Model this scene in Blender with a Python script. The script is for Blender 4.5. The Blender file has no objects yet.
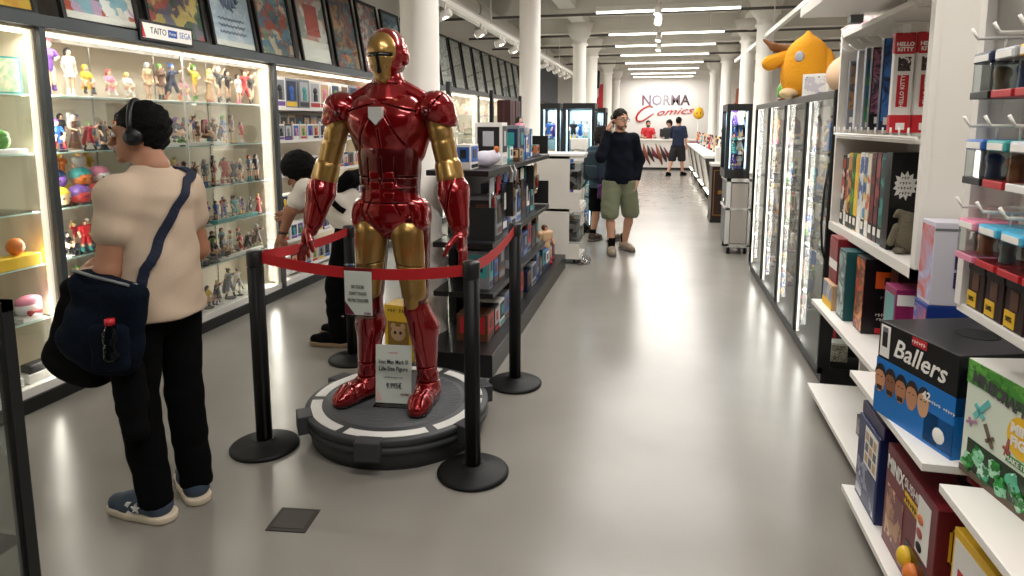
import bpy, bmesh, math, random
import numpy as np
from mathutils import Vector, Matrix
PI = math.pi
C = bpy.context.scene.collection
# ---------------------------------------------------------------- camera, world, exposure
cam = bpy.data.objects.new('camera', bpy.data.cameras.new('camera')); C.objects.link(cam)
cam.location = (0, 0, 1.6)
cam.data.sensor_width = 36; cam.data.lens = 650/1024*36; cam.data.shift_y = -76/1024
cam.rotation_euler = (PI/2 - math.radians(7.71), 0, math.radians(12.715))
cam.data.clip_start = .05; cam.data.clip_end = 100
bpy.context.scene.camera = cam
vs = bpy.context.scene.view_settings
vs.view_transform = 'Standard'; vs.look = 'None'; vs.gamma = 1; vs.use_curve_mapping = False
vs.exposure = 0.0
W = bpy.data.worlds.new('world'); bpy.context.scene.world = W; W.use_nodes = True
W.node_tree.nodes['Background'].inputs[0].default_value = (1, .95, .9, 1)
W.node_tree.nodes['Background'].inputs[1].default_value = .015

def area(name, loc, sx, sy, power, rot=(0, 0, 0), col=(1, .96, .91), spread=PI):
    l = bpy.data.lights.new(name, 'AREA'); l.shape = 'RECTANGLE'; l.size = sx; l.size_y = sy
    l.energy = power; l.color = col; l.spread = spread
    o = bpy.data.objects.new(name, l); o.location = loc; o.rotation_euler = rot; C.objects.link(o); return o
TUBES = [10.3, 12.85, 14.75, 16.75, 18.9, 20.9, 22.8, 24.5]
for y in TUBES: area('tube_light', (.05, y, 3.26), 2.1, .12, 66 if y < 20 else 46)
for y in (8.2, 6.1): area('tube_light', (.05, y, 3.26), 2.1, .12, 56)
for y in (4.0, 1.6, -.6): area('tube_light', (.05, y, 3.26), 2.1, .12, 46)  # last one is unseen behind the camera, added for more front light
def spot(loc, tgt, power, ang=50, col=(1, .93, .85), name='track_spot_light'):
    l = bpy.data.lights.new(name, 'SPOT'); l.energy = power; l.spot_size = math.radians(ang); l.spot_blend = .7
    l.shadow_soft_size = .04; l.color = col
    o = bpy.data.objects.new(name, l); o.location = loc; C.objects.link(o)
    o.rotation_euler = (Vector(tgt)-Vector(loc)).to_track_quat('-Z', 'Y').to_euler(); return o

# ---------------------------------------------------------------- materials
def lin(h):
    if isinstance(h, str):
        h = h.lstrip('#'); c = [int(h[i:i+2], 16)/255 for i in (0, 2, 4)]
        return tuple(x/12.92 if x <= .04045 else ((x+.055)/1.055)**2.4 for x in c) + (1,)
    return tuple(h)[:3] + (1,)
_M = {}
def mat(name, col, rough=.5, metal=0, coat=0, emit=0, bump=0, bscale=30, var=0, spec=.5):
    if name in _M: return _M[name]
    m = bpy.data.materials.new(name); m.use_nodes = True; _M[name] = m
    nt = m.node_tree; b = nt.nodes['Principled BSDF']; L = nt.links
    b.inputs['Base Color'].default_value = lin(col); b.inputs['Roughness'].default_value = rough
    b.inputs['Metallic'].default_value = metal; b.inputs['Coat Weight'].default_value = coat
    b.inputs['Coat Roughness'].default_value = .06; b.inputs['Specular IOR Level'].default_value = spec
    if emit: b.inputs['Emission Color'].default_value = lin(col); b.inputs['Emission Strength'].default_value = emit
    if bump or var:
        tc = nt.nodes.new('ShaderNodeTexCoord'); n = nt.nodes.new('ShaderNodeTexNoise')
        n.inputs['Scale'].default_value = bscale; n.inputs['Detail'].default_value = 4; L.new(tc.outputs['Object'], n.inputs['Vector'])
        if bump:
            bp = nt.nodes.new('ShaderNodeBump'); bp.inputs['Strength'].default_value = bump; bp.inputs['Distance'].default_value = .02
            L.new(n.outputs['Fac'], bp.inputs['Height']); L.new(bp.outputs['Normal'], b.inputs['Normal'])
        if var:
            r = nt.nodes.new('ShaderNodeValToRGB'); c = lin(col)
            r.color_ramp.elements[0].position = .3; r.color_ramp.elements[1].position = .7
            r.color_ramp.elements[0].color = tuple(x*(1-var) for x in c[:3])+(1,); r.color_ramp.elements[1].color = tuple(min(1, x*(1+var)) for x in c[:3])+(1,)
            L.new(n.outputs['Fac'], r.inputs['Fac']); L.new(r.outputs['Color'], b.inputs['Base Color'])
    return m
def art(name, cols, scale=8, rough=.3, kind='v', dist=1.5, coord='Object', seed=0, coat=0):
    """printed artwork: patches of the listed colours"""
    if name in _M: return _M[name]
    m = bpy.data.materials.new(name); m.use_nodes = True; _M[name] = m
    nt = m.node_tree; b = nt.nodes['Principled BSDF']; L = nt.links; b.inputs['Roughness'].default_value = rough; b.inputs['Coat Weight'].default_value = coat
    tc = nt.nodes.new('ShaderNodeTexCoord'); mp = nt.nodes.new('ShaderNodeMapping'); mp.inputs['Location'].default_value = (seed*3.7, seed*1.3, seed*2.1)
    L.new(tc.outputs[coord], mp.inputs['Vector'])
    n = nt.nodes.new('ShaderNodeTexNoise'); n.inputs['Scale'].default_value = scale*.6; n.inputs['Detail'].default_value = 3
    L.new(mp.outputs[0], n.inputs['Vector'])
    if kind == 'v':
        mx = nt.nodes.new('ShaderNodeMix'); mx.data_type = 'VECTOR'; mx.inputs['Factor'].default_value = min(.35, dist*.1)
        v = nt.nodes.new('ShaderNodeTexVoronoi'); v.inputs['Scale'].default_value = scale
        L.new(mp.outputs[0], mx.inputs['A']); L.new(n.outputs['Color'], mx.inputs['B']); L.new(mx.outputs['Result'], v.inputs['Vector'])
        sp = nt.nodes.new('ShaderNodeSeparateColor'); L.new(v.outputs['Color'], sp.inputs[0]); src = sp.outputs[0]
    else:
        n.inputs['Scale'].default_value = scale; n.inputs['Distortion'].default_value = dist
        mr = nt.nodes.new('ShaderNodeMapRange'); mr.inputs[1].default_value = .25; mr.inputs[2].default_value = .75
        L.new(n.outputs['Fac'], mr.inputs[0]); src = mr.outputs[0]
    r = nt.nodes.new('ShaderNodeValToRGB'); r.color_ramp.interpolation = 'CONSTANT' if kind == 'v' else 'LINEAR'
    e = r.color_ramp.elements
    while len(e) < len(cols): e.new(.5)
    for i, c in enumerate(cols): e[i].position = i/len(cols) if kind == 'v' else i/max(1, len(cols)-1); e[i].color = lin(c)
    L.new(src, r.inputs['Fac']); L.new(r.outputs['Color'], b.inputs['Base Color'])
    return m
def glassmat(name, tint='#f4fbf8', refl=.5, rough=.02):
    if name in _M: return _M[name]
    m = bpy.data.materials.new(name); m.use_nodes = True; _M[name] = m
    nt = m.node_tree; nt.nodes.clear(); L = nt.links
    o = nt.nodes.new('ShaderNodeOutputMaterial'); t = nt.nodes.new('ShaderNodeBsdfTransparent'); g = nt.nodes.new('ShaderNodeBsdfGlossy')
    t.inputs[0].default_value = lin(tint); g.inputs['Roughness'].default_value = rough
    f = nt.nodes.new('ShaderNodeFresnel'); f.inputs[0].default_value = 1.45
    k = nt.nodes.new('ShaderNodeMath'); k.operation = 'MULTIPLY'; k.inputs[1].default_value = refl
    x = nt.nodes.new('ShaderNodeMixShader'); L.new(f.outputs[0], k.inputs[0]); L.new(k.outputs[0], x.inputs[0])
    L.new(t.outputs[0], x.inputs[1]); L.new(g.outputs[0], x.inputs[2]); L.new(x.outputs[0], o.inputs[0])
    return m
WHITE = mat('white_paint', '#e9e5de', .6); BLACK = mat('black_metal', '#101112', .4); BLK2 = mat('black_matt', '#0b0b0c', .65)
CHAR = mat('charcoal_frame', '#3c4346', .45); CREAM = mat('cream_panel', '#ded6c8', .6); SHELFW = mat('white_laminate', '#efece6', .45)
GLASS = glassmat('clear_glass', refl=.55); GEDGE = glassmat('shelf_glass', '#f7fcfa', .9); DOORG = glassmat('door_glass', '#fbfdfc', .35)
CHROME = mat('chrome', '#c9ccd0', .2, 1); ALU = mat('brushed_aluminium', '#d9d8d4', .35, .6)
GREY = mat('grey_plastic', '#6d7072', .5); PAPER = mat('white_paper', '#f1efe9', .6); RED = mat('red_print', '#c3202b', .45)
INK = mat('black_ink', '#17161a', .6); BLUEI = mat('blue_ink', '#2456a8', .5); GOLDP = mat('yellow_print', '#f0c02a', .5)

# ---------------------------------------------------------------- mesh helpers
def origin(o):
    v = Vector((0, 0, 0))
    while o: v += o.location; o = o.parent
    return v
class MB:
    def __init__(s): s.bm = bmesh.new()
    def _f(s, fs, mi, sm):
        for f in fs: f.material_index = mi; f.smooth = sm
    def box(s, a, b, mi=0, bev=0, M=None):
        a = [min(x, y) for x, y in zip(a, b)], [max(x, y) for x, y in zip(a, b)]
        (x0, y0, z0), (x1, y1, z1) = a
        v = [s.bm.verts.new(p) for p in ((x0,y0,z0),(x1,y0,z0),(x1,y1,z0),(x0,y1,z0),(x0,y0,z1),(x1,y0,z1),(x1,y1,z1),(x0,y1,z1))]
        fs = [s.bm.faces.new([v[i] for i in q]) for q in ((0,3,2,1),(4,5,6,7),(0,1,5,4),(1,2,6,5),(2,3,7,6),(3,0,4,7))]
        s._f(fs, mi, False)
        if bev:
            r = bmesh.ops.bevel(s.bm, geom=list({e for f in fs for e in f.edges}), offset=bev, segments=2, affect='EDGES', profile=.5)
            v = list({q for f in r['faces'] for q in f.verts} | {q for q in v if q.is_valid})
            for f in r['faces']: f.material_index = mi
        if M is not None: bmesh.ops.transform(s.bm, matrix=M, verts=[q for q in v if q.is_valid])
        return s
    def prism(s, pts, ax, t0, t1, mi=0, sm=False):
        """polygon pts in the two axes other than ax, extruded t0..t1"""
        def P(p, t): q = list(p); q.insert(ax, t); return q
        a = [s.bm.verts.new(P(p, t0)) for p in pts]; b = [s.bm.verts.new(P(p, t1)) for p in pts]; n = len(pts)
        fs = [s.bm.faces.new(a[::-1]), s.bm.faces.new(b)]; s._f(fs, mi, False)
        s._f([s.bm.faces.new((a[i], a[(i+1) % n], b[(i+1) % n], b[i])) for i in range(n)], mi, sm)
        return s
    def tube(s, pts, r, seg=12, mi=0, cap=True, sx=1):
        pts = [Vector(p) for p in pts]; rs = r if isinstance(r, (list, tuple)) else [r]*len(pts); prev = None; rings = []
        for i, p in enumerate(pts):
            d = (pts[min(i+1, len(pts)-1)]-pts[max(i-1, 0)]).normalized()
            if prev is None: u = d.orthogonal().normalized()
            else:
                u = prev - d*prev.dot(d); u = u.normalized() if u.length > 1e-6 else d.orthogonal().normalized()
            prev = u; w = d.cross(u)
            rings.append([s.bm.verts.new(p+(u*math.cos(2*PI*k/seg)*sx+w*math.sin(2*PI*k/seg))*rs[i]) for k in range(seg)])
        for a, b in zip(rings, rings[1:]):
            s._f([s.bm.faces.new((a[k], a[(k+1) % seg], b[(k+1) % seg], b[k])) for k in range(seg)], mi, True)
        if cap: s._f([s.bm.faces.new(rings[0][::-1]), s.bm.faces.new(rings[-1])], mi, False)
        return s
    def lathe(s, prof, c=(0, 0, 0), seg=32, mi=0, sm=True, ph=0):
        c = Vector(c); rings = []
        for r, z in prof:
            rings.append([s.bm.verts.new(c+Vector((max(r, 1e-4)*math.cos(2*PI*k/seg+ph), max(r, 1e-4)*math.sin(2*PI*k/seg+ph), z))) for k in range(seg)])
        for a, b in zip(rings, rings[1:]):
            s._f([s.bm.faces.new((a[k], a[(k+1) % seg], b[(k+1) % seg], b[k])) for k in range(seg)], mi, sm)
        s._f([s.bm.faces.new(rings[0][::-1]), s.bm.faces.new(rings[-1])], mi, False)
        return s
    def ball(s, c, r, mi=0, seg=14, M=None):
        r = (r, r, r) if not isinstance(r, (tuple, list)) else r
        T = Matrix.Translation(c) @ (M or Matrix()) @ Matrix.Diagonal((*r, 1))
        g = bmesh.ops.create_uvsphere(s.bm, u_segments=seg, v_segments=max(6, seg*2//3), radius=1, matrix=T)
        s._f({f for v in g['verts'] for f in v.link_faces}, mi, True); return s
    def quad(s, pts, mi=0):
        s._f([s.bm.faces.new([s.bm.verts.new(p) for p in pts])], mi, False); return s
    def build(s, name, mats, parent=None, local=False, normals=True):
        if normals: bmesh.ops.recalc_face_normals(s.bm, faces=s.bm.faces)
        me = bpy.data.meshes.new(name)
        if parent is not None and not local: bmesh.ops.translate(s.bm, verts=s.bm.verts, vec=-origin(parent))
        s.bm.to_mesh(me); s.bm.free()
        for m in (mats if isinstance(mats, (list, tuple)) else [mats]): me.materials.append(m)
        o = bpy.data.objects.new(name, me); C.objects.link(o); o.parent = parent
        return o
def thing(name, label, cat, loc=(0, 0, 0), rotz=0, group=None):
    o = bpy.data.objects.new(name, None); C.objects.link(o); o.empty_display_size = .1
    o.location = loc; o.rotation_euler = (0, 0, rotz); return tag(o, label, cat, group)
def tag(o, label, cat, group=None):
    o['label'] = label; o['category'] = cat
    if group: o['group'] = group
    return o
def struct(o): o['kind'] = 'structure'; return o
_TX = {}
SCRAWL = ('SAMURAI SWORD', 'THE', 'DARK', 'NIGHT', 'GAME', 'BATTLE\nCARDS', 'FOOTBALL STARS', 'MR. BOX', 'MASTER', 'legends', 'OFFICIAL REAL SIZE', '* *', 'CAJA', 'ABYSSE')
def text(s, size, m, parent, M, name='lettering', ext=.0006, shear=0, bold=0, align='CENTER', sx=1, fit=0):
    # print too small to read in the photo: rows of unreadable strokes
    if s not in SCRAWL: return _text(s, size, m, parent, M, name, ext, shear, bold, align, sx, fit)
    mb = MB(); rows = s.split('\n')
    for r_, row in enumerate(rows):
        w = size*.6*len(row); y = ((len(rows)-1)/2-r_)*size; x = -w/2; k = 0
        if fit: w = fit; x = -w/2
        st = w/len(row)
        for ch in row:
            if ch != ' ':
                h = size*(.34 if k % 3 else .22); mb.box((x+st*.1, y-h, 0), (x+st*.34, y+h, ext)).box((x+st*.1, y-size*.06*(k % 2 or -3), 0), (x+st*.82, y+size*.08, ext))
            x += st; k += 1
    o = mb.build('small_print', m, parent, local=True); o.matrix_local = M; return o
def _text(s, size, m, parent, M, name='lettering', ext=.0006, shear=0, bold=0, align='CENTER', sx=1, fit=0):
    """lettering as a thin mesh; M places it in the parent's frame (text lies in local XY)"""
    key = (s, size, m.name, ext, shear, bold, align)
    if key not in _TX:
        cu = bpy.data.curves.new('t', 'FONT'); cu.body = s; cu.size = size; cu.extrude = ext; cu.shear = shear
        cu.offset = bold; cu.align_x = align; cu.align_y = 'CENTER'; cu.resolution_u = 2; cu.space_line = .95
        t = bpy.data.objects.new('t', cu); C.objects.link(t)
        me = bpy.data.meshes.new_from_object(t, depsgraph=bpy.context.evaluated_depsgraph_get())
        bpy.data.objects.remove(t); me.materials.clear(); me.materials.append(m); me.name = name; _TX[key] = me
    o = bpy.data.objects.new(name, _TX[key]); C.objects.link(o); o.parent = parent
    if fit: xs = [v.co.x for v in o.data.vertices]; sx = fit/(max(xs)-min(xs))
    o.matrix_local = M @ Matrix.Diagonal((sx, 1, 1, 1)); return o
def face(x, y, z, f='-y', roll=0, tilt=0):
    """frame whose XY plane reads upright seen from side f"""
    R = {'-y': Matrix.Rotation(PI/2, 4, 'X'), '+x': Matrix.Rotation(PI/2, 4, 'Z') @ Matrix.Rotation(PI/2, 4, 'X'),
         '-x': Matrix.Rotation(-PI/2, 4, 'Z') @ Matrix.Rotation(PI/2, 4, 'X'), '+y': Matrix.Rotation(PI, 4, 'Z') @ Matrix.Rotation(PI/2, 4, 'X'), '+z': Matrix()}[f]
    return Matrix.Translation((x, y, z)) @ R @ Matrix.Rotation(tilt, 4, 'X') @ Matrix.Rotation(roll, 4, 'Z')
def slots(o, ms):
    """own materials on a copy that shares its mesh"""
    for i, m in enumerate(ms): o.material_slots[i].link = 'OBJECT'; o.material_slots[i].material = m
def copy_tree(o, parent=None):
    c = o.copy(); C.objects.link(c)
    if parent is not None: c.parent = parent
    for ch in list(o.children): copy_tree(ch, c)
    return c

# ---------------------------------------------------------------- smooth bodies from signed distances, polygonised by surface nets
def V3(*a): return np.array(a, dtype=np.float32)
def _cap(P, a, b, ra, rb, sy=1):
    a = np.array(a, np.float32); b = np.array(b, np.float32); ab = b-a
    Q = P
    if sy != 1:
        Q = P.copy(); ym = (a[1]+b[1])/2; Q[..., 1] = (Q[..., 1]-ym)/sy+ym
    t = np.clip(((Q-a)@ab)/max(1e-9, float(ab@ab)), 0, 1)
    d = np.linalg.norm(Q-a-t[..., None]*ab, axis=-1)-(ra+(rb-ra)*t)
    return d*min(1, sy) if sy != 1 else d
def _ell(P, c, r, rot=None):
    Q = P-np.array(c, np.float32)
    if rot is not None: Q = Q@np.array(rot, np.float32)
    r = np.array(r, np.float32); k0 = np.linalg.norm(Q/r, axis=-1); k1 = np.linalg.norm(Q/(r*r), axis=-1)
    return k0*(k0-1)/np.maximum(k1, 1e-6)
def _box(P, c, h, rr=.01, rot=None):
    Q = P-np.array(c, np.float32)
    if rot is not None: Q = Q@np.array(rot, np.float32)
    q = np.abs(Q)-(np.array(h, np.float32)-rr)
    return np.linalg.norm(np.maximum(q, 0), axis=-1)+np.minimum(q.max(-1), 0)-rr
def rotm(rx=0, ry=0, rz=0):
    return np.array((Matrix.Rotation(rz, 3, 'Z') @ Matrix.Rotation(ry, 3, 'Y') @ Matrix.Rotation(rx, 3, 'X')))
def sdf(ops, res, k=.02, warp=None):
    """ops: ('c',a,b,ra,rb[,sy]) ('e',c,r[,rot]) ('b',c,h,rr[,rot]); prefix '-' subtracts; ('p',n,d) keeps n.p<d; ('k',v) sets the blend"""
    lo = np.full(3, 1e9); hi = -lo
    def bb(o):
        t = o[0].lstrip('-')
        if t == 'c':
            r = max(o[3], o[4])*max(1, (o[5] if len(o) > 5 else 1)); return np.minimum(o[1], o[2])-r, np.maximum(o[1], o[2])+r
        if t == 'e': r = np.array(o[2]) if len(o) < 4 else np.full(3, max(o[2])); return np.array(o[1])-r, np.array(o[1])+r
        if t == 'b': r = np.array(o[2]) if len(o) < 5 else np.full(3, float(np.linalg.norm(o[2]))); return np.array(o[1])-r, np.array(o[1])+r
    for o in ops:
        if o[0] in 'ceb': a, b = bb(o); lo = np.minimum(lo, a); hi = np.maximum(hi, b)
    lo -= 3*res; hi += 3*res; n = np.ceil((hi-lo)/res).astype(int)+1
    ax = [lo[i]+res*np.arange(n[i]) for i in range(3)]
    D = np.full(n, .5, np.float32); kk = k
    def grid(sl): return np.stack(np.meshgrid(*[ax[i][sl[i]] for i in range(3)], indexing='ij'), -1).astype(np.float32)
    for o in ops:
        t = o[0]
        if t == 'k': kk = o[1]; continue
        if t == 'p':
            g = grid([slice(None)]*3); D = np.maximum(D, (g@np.array(o[1], np.float32))-o[2]); continue
        a, b = bb(o); pad = kk*2+3*res
        sl = [slice(max(0, int((a[i]-pad-lo[i])/res)), max(0, int((b[i]+pad-lo[i])/res)+2)) for i in range(3)]
        g = grid(sl); u = t.lstrip('-')
        d = _cap(g, *o[1:]) if u == 'c' else _ell(g, *o[1:]) if u == 'e' else _box(g, *o[1:])
        S = D[tuple(sl)]
        if t[0] == '-': D[tuple(sl)] = np.maximum(S, -d)
        else:
            h = np.clip(.5+.5*(S-d)/kk, 0, 1); D[tuple(sl)] = S*(1-h)+d*h-kk*h*(1-h)
    if warp is not None: D = D+warp(grid([slice(None)]*3)).astype(np.float32)
    D[0] = D[-1] = 1; D[:, 0] = D[:, -1] = 1; D[:, :, 0] = D[:, :, -1] = 1
    ins = D < 0; cn = [c-1 for c in D.shape]
    cnt = np.zeros(cn, np.int8)
    for i in (0, 1):
        for j in (0, 1):
            for l in (0, 1): cnt += ins[i:i+cn[0], j:j+cn[1], l:l+cn[2]]
    act = (cnt > 0) & (cnt < 8); idx = np.full(cn, -1, np.int64); cells = np.argwhere(act); idx[act] = np.arange(len(cells))
    acc = np.zeros((len(cells), 3)); num = np.zeros(len(cells)); cx, cy, cz = cells.T
    E3 = [((i, j, l), a) for a in range(3) for i in (0, 1) for j in (0, 1) for l in (0, 1) if (i, j, l)[a] == 0]
    for (o, a) in E3:
        p = [cx+o[0], cy+o[1], cz+o[2]]; q = list(p); q[a] = q[a]+1
        d0 = D[tuple(p)]; d1 = D[tuple(q)]; m = (d0 < 0) != (d1 < 0); t = np.where(m, d0/np.where(m, d0-d1, 1), 0)
        v = np.tile(np.array(o, float), (len(cells), 1)); v[:, a] += t; acc[m] += v[m]; num[m] += 1
    verts = (cells+acc/num[:, None])*res+lo
    quads = []
    for a in range(3):
        b, c = (a+1) % 3, (a+2) % 3
        s0 = [slice(1, -1)]*3; s0[a] = slice(0, -1); s1 = list(s0); s1[a] = slice(1, None)
        A = ins[tuple(s0)]; B = ins[tuple(s1)]; w = np.argwhere(A != B); off = np.array([1, 1, 1]); off[a] = 0; e = w+off; fl = A[tuple(w.T)]
        def I(db, dc):
            q = e.copy(); q[:, b] -= db; q[:, c] -= dc; return idx[tuple(q.T)]
        q = np.stack([I(1, 1), I(0, 1), I(0, 0), I(1, 0)], 1); q[~fl] = q[~fl][:, ::-1]; quads.append(q)
    quads = np.concatenate(quads); quads = quads[(quads >= 0).all(1)]
    return verts, quads
def sbuild(name, ops, res, m, parent=None, k=.02, warp=None, loc=None):
    v, q = sdf(ops, res, k, warp)
    me = bpy.data.meshes.new(name); me.from_pydata(v.tolist(), [], q.tolist()); me.polygons.foreach_set('use_smooth', [True]*len(me.polygons)); me.update()
    me.materials.append(m); o = bpy.data.objects.new(name, me); C.objects.link(o); o.parent = parent
    return o
def wrinkle(amp, f=(18, 18, 9), seed=0):
    def w(g):
        x, y, z = g[..., 0], g[..., 1], g[..., 2]
        fold = np.sin(3.6*f[2]*(z*.8+x*.6)+2.5*np.sin(9*z+5*y+seed))*np.clip(np.sin(7*x+4*z+seed*2), 0, 1)
        return amp*1.1*fold+amp*.8*(np.sin(f[0]*x+3*np.sin(f[2]*z+seed)+seed)*np.sin(f[1]*y+2*np.sin(f[2]*1.3*z+x*5))+.6*np.sin(2.3*f[2]*z+4*np.sin(6*x+seed)+3*y))
    return w
# ================================================================ THE ROOM
fl = bpy.data.materials.new('floor_resin'); fl.use_nodes = True; nt = fl.node_tree; b = nt.nodes['Principled BSDF']
tc = nt.nodes.new('ShaderNodeTexCoord'); n = nt.nodes.new('ShaderNodeTexNoise'); n.inputs['Scale'].default_value = 1.3; n.inputs['Detail'].default_value = 6
r = nt.nodes.new('ShaderNodeValToRGB'); r.color_ramp.elements[0].position = .3; r.color_ramp.elements[1].position = .75
r.color_ramp.elements[0].color = lin('#827e77'); r.color_ramp.elements[1].color = lin('#8e8a83')
r2 = nt.nodes.new('ShaderNodeMapRange'); r2.inputs[3].default_value = .18; r2.inputs[4].default_value = .30
n2 = nt.nodes.new('ShaderNodeTexNoise'); n2.inputs['Scale'].default_value = 5; n2.inputs['Detail'].default_value = 5
nt.links.new(tc.outputs['Object'], n.inputs['Vector']); nt.links.new(tc.outputs['Object'], n2.inputs['Vector']); nt.links.new(n.outputs['Fac'], r.inputs['Fac'])
nt.links.new(n2.outputs['Fac'], r2.inputs[0]); nt.links.new(r.outputs['Color'], b.inputs['Base Color']); nt.links.new(r2.outputs[0], b.inputs['Roughness'])
b.inputs['Specular IOR Level'].default_value = .45
n3 = nt.nodes.new('ShaderNodeTexNoise'); n3.inputs['Scale'].default_value = 2.2; bp = nt.nodes.new('ShaderNodeBump'); bp.inputs['Strength'].default_value = .08; bp.inputs['Distance'].default_value = .01
nt.links.new(tc.outputs['Object'], n3.inputs['Vector']); nt.links.new(n3.outputs['Fac'], bp.inputs['Height']); nt.links.new(bp.outputs[0], b.inputs['Normal'])
XL, XR, YB, ZC = -3.88, 4.2, 25.3, 3.75
struct(MB().box((XL-.1, -1.5, -.1), (XR+.1, YB+.1, 0)).build('floor', fl))
struct(MB().box((XL-.12, -1.5, 0), (XL, YB, ZC+.2)).build('wall_left', WHITE))
struct(MB().box((XR, -1.5, 0), (XR+.12, YB, ZC+.2)).build('wall_right', WHITE))
BACKW = mat('back_wall_paint', '#f0ede8', .6)
struct(MB().box((XL-.12, YB, 0), (XR+.12, YB+.12, ZC+.2)).build('wall_back', BACKW))
CEIL = mat('ceiling_paint', '#d9d5cd', .7)
struct(MB().box((XL-.1, -1.5, ZC), (XR+.1, YB+.1, ZC+.1)).build('ceiling', CEIL))
for y in [11.5, 13.8, 15.75, 17.8, 19.9, 21.85, 23.7, 9.1, 6.8, 4.5]:
    struct(MB().box((XL, y-.09, ZC-.3), (XR, y+.09, ZC), bev=.01).build('ceiling_beam', CEIL))
for x in (-1.6, 1.6):
    struct(MB().box((x-.14, -1, ZC-.2), (x+.14, YB, ZC), bev=.01).build('ceiling_beam', CEIL))
COLM = mat('column_paint', '#f2eee7', .4)
def column(x, y, r=.13):
    s = math.cos
    mb = MB()
    mb.lathe([(r*1.12, 0), (r*1.12, .03)], (x, y, 0), 40)
    mb.lathe([(r*1.4, .0), (r*1.4, .05), (r*1.28, .07), (r*1.26, .6), (r*1.32, .62), (r*1.32, .66), (r*1.1, .7), (r, .74), (r*1.02, .77), (r*1.26, .79), (r*1.26, .82), (r, .84), (r, 3.12), (r*1.25, 3.14), (r*1.25, 3.17), (r*1.05, 3.2), (r*1.1, 3.25), (r*1.5, 3.32), (r*1.7, 3.34), (r*1.7, 3.42), (r*2.1, 3.56)], (x, y, 0), 40)
    return struct(mb.build('column', COLM))
for y in (4.26, 8.1, 13.2, 15.6, 20.4, 24.3): column(-1.6, y)
for y in (11.3, 13.4, 17.5, 21.4): column(1.6, y)
# back sign on the wall
NM = bpy.data.materials.new('sign_ink'); NM.use_nodes = True; nt = NM.node_tree; b = nt.nodes['Principled BSDF']
tc = nt.nodes.new('ShaderNodeTexCoord'); sx = nt.nodes.new('ShaderNodeSeparateXYZ'); mr = nt.nodes.new('ShaderNodeMapRange'); rr = nt.nodes.new('ShaderNodeValToRGB')
mr.inputs[1].default_value = -.9; mr.inputs[2].default_value = .9
for p, c in ((0, '#7a4a5c'), (.2, '#8a7f94'), (.45, '#a8a3ab'), (.7, '#7f6b74'), (1, '#4b3540')):
    e = rr.color_ramp.elements.new(p) if 0 < p < 1 else rr.color_ramp.elements[0 if p == 0 else -1]
    e.color = lin(c)
nt.links.new(tc.outputs['Object'], sx.inputs[0]); nt.links.new(sx.outputs[0], mr.inputs[0]); nt.links.new(mr.outputs[0], rr.inputs[0]); nt.links.new(rr.outputs[0], b.inputs['Base Color'])
t = thing('wall_sign', 'large shop name lettering in plum capitals and red script on the back wall', 'sign', (.17, YB-.01, 2.3))
text('NORMA', .53, NM, t, face(0, 0, .165, '-y'), ext=.01, bold=.011, fit=1.74)
text('omics', .36, RED, t, face(.3, -.012, -.24, '-y', roll=.06), ext=.008, shear=.5, name='script_lettering', fit=1.35)
sw = MB().tube([(-.43, -.012, -.09), (-.53, -.012, -.02), (-.63, -.012, -.04), (-.75, -.012, -.09), (-.9, -.012, -.2), (-1.0, -.012, -.32), (-1.05, -.012, -.45), (-1.03, -.012, -.56), (-.94, -.012, -.61), (-.8, -.012, -.58), (-.66, -.012, -.48), (-.5, -.012, -.36), (-.4, -.012, -.3)], [.012, .022, .026, .028, .03, .034, .036, .036, .034, .03, .026, .02, .012], 8); sw.build('script_initial', RED, t, local=True)
def back_panel(name, x, z, w, h, m, label, y=YB-.03, cat='poster'):
    t = thing(name, label, cat, (x, y, z)); MB().box((-w/2, 0, 0), (w/2, .03, h)).build('print', m, t, local=True)
    MB().box((-w/2-.02, -.003, -.02), (-w/2, .03, h+.02)).box((w/2, -.003, -.02), (w/2+.02, .03, h+.02)).box((-w/2, -.003, h), (w/2, .03, h+.02)).box((-w/2, -.003, -.02), (w/2, .03, 0)).build('border', WHITE, t, local=True)
back_panel('wall_poster', -2.35, 2.2, .9, 1.1, art('pA', ['#d8323a', '#f3e9e2', '#e8a89c', '#d8323a', '#f7f3ee'], 2.2), 'poster with red and white shapes on the back wall behind the columns')
back_panel('wall_poster', 2.6, 1.9, .8, 1.2, art('pB', ['#8c2230', '#efe6de', '#c9785a', '#f2ede8'], 2.0), 'poster with dark red figure shapes on the back wall beyond the columns')
# night-sky banner and dark vents far on the walls
t = thing('wall_banner', 'big dark blue cloudy banner high on the wall beyond the framed posters', 'banner', (XL+.02, 23.0, 2.35))
MB().box((0, -1.9, 0), (.03, 1.9, 1.35)).build('print', art('nightsky', ['#0d1626', '#16304f', '#2b4a63', '#101c30', '#5f7280'], 1.1, kind='n'), t, local=True)
MB().box((0, -1.93, 1.35), (.05, 1.93, 1.4)).box((0, -1.93, -.05), (.05, 1.93, 0)).build('batten', BLACK, t, local=True)
for i, (x, y, z) in enumerate(((-2.2, 21.9, 3.05), (2.35, 18.1, 2.95))):
    t = thing('wall_speaker', ['black loudspeaker hanging near the far columns of the long posters side', 'black loudspeaker hanging beyond the columns over the slanted cases'][i], 'speaker', (x, y, z))
    MB().box((-.22, -.15, -.28), (.22, .15, .28), bev=.02).build('cabinet', BLK2, t, local=True)
    MB().lathe([(.15, 0), (.14, .02), (.02, .03)], (0, 0, 0), 24).build('cone', GREY, t, local=True).matrix_local = Matrix.Translation((0, -.15, 0)) @ Matrix.Rotation(PI/2, 4, 'X')
    MB().box((-.02, -.02, .28), (.02, .02, ZC-z)).build('bracket', WHITE, t, local=True)

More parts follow.
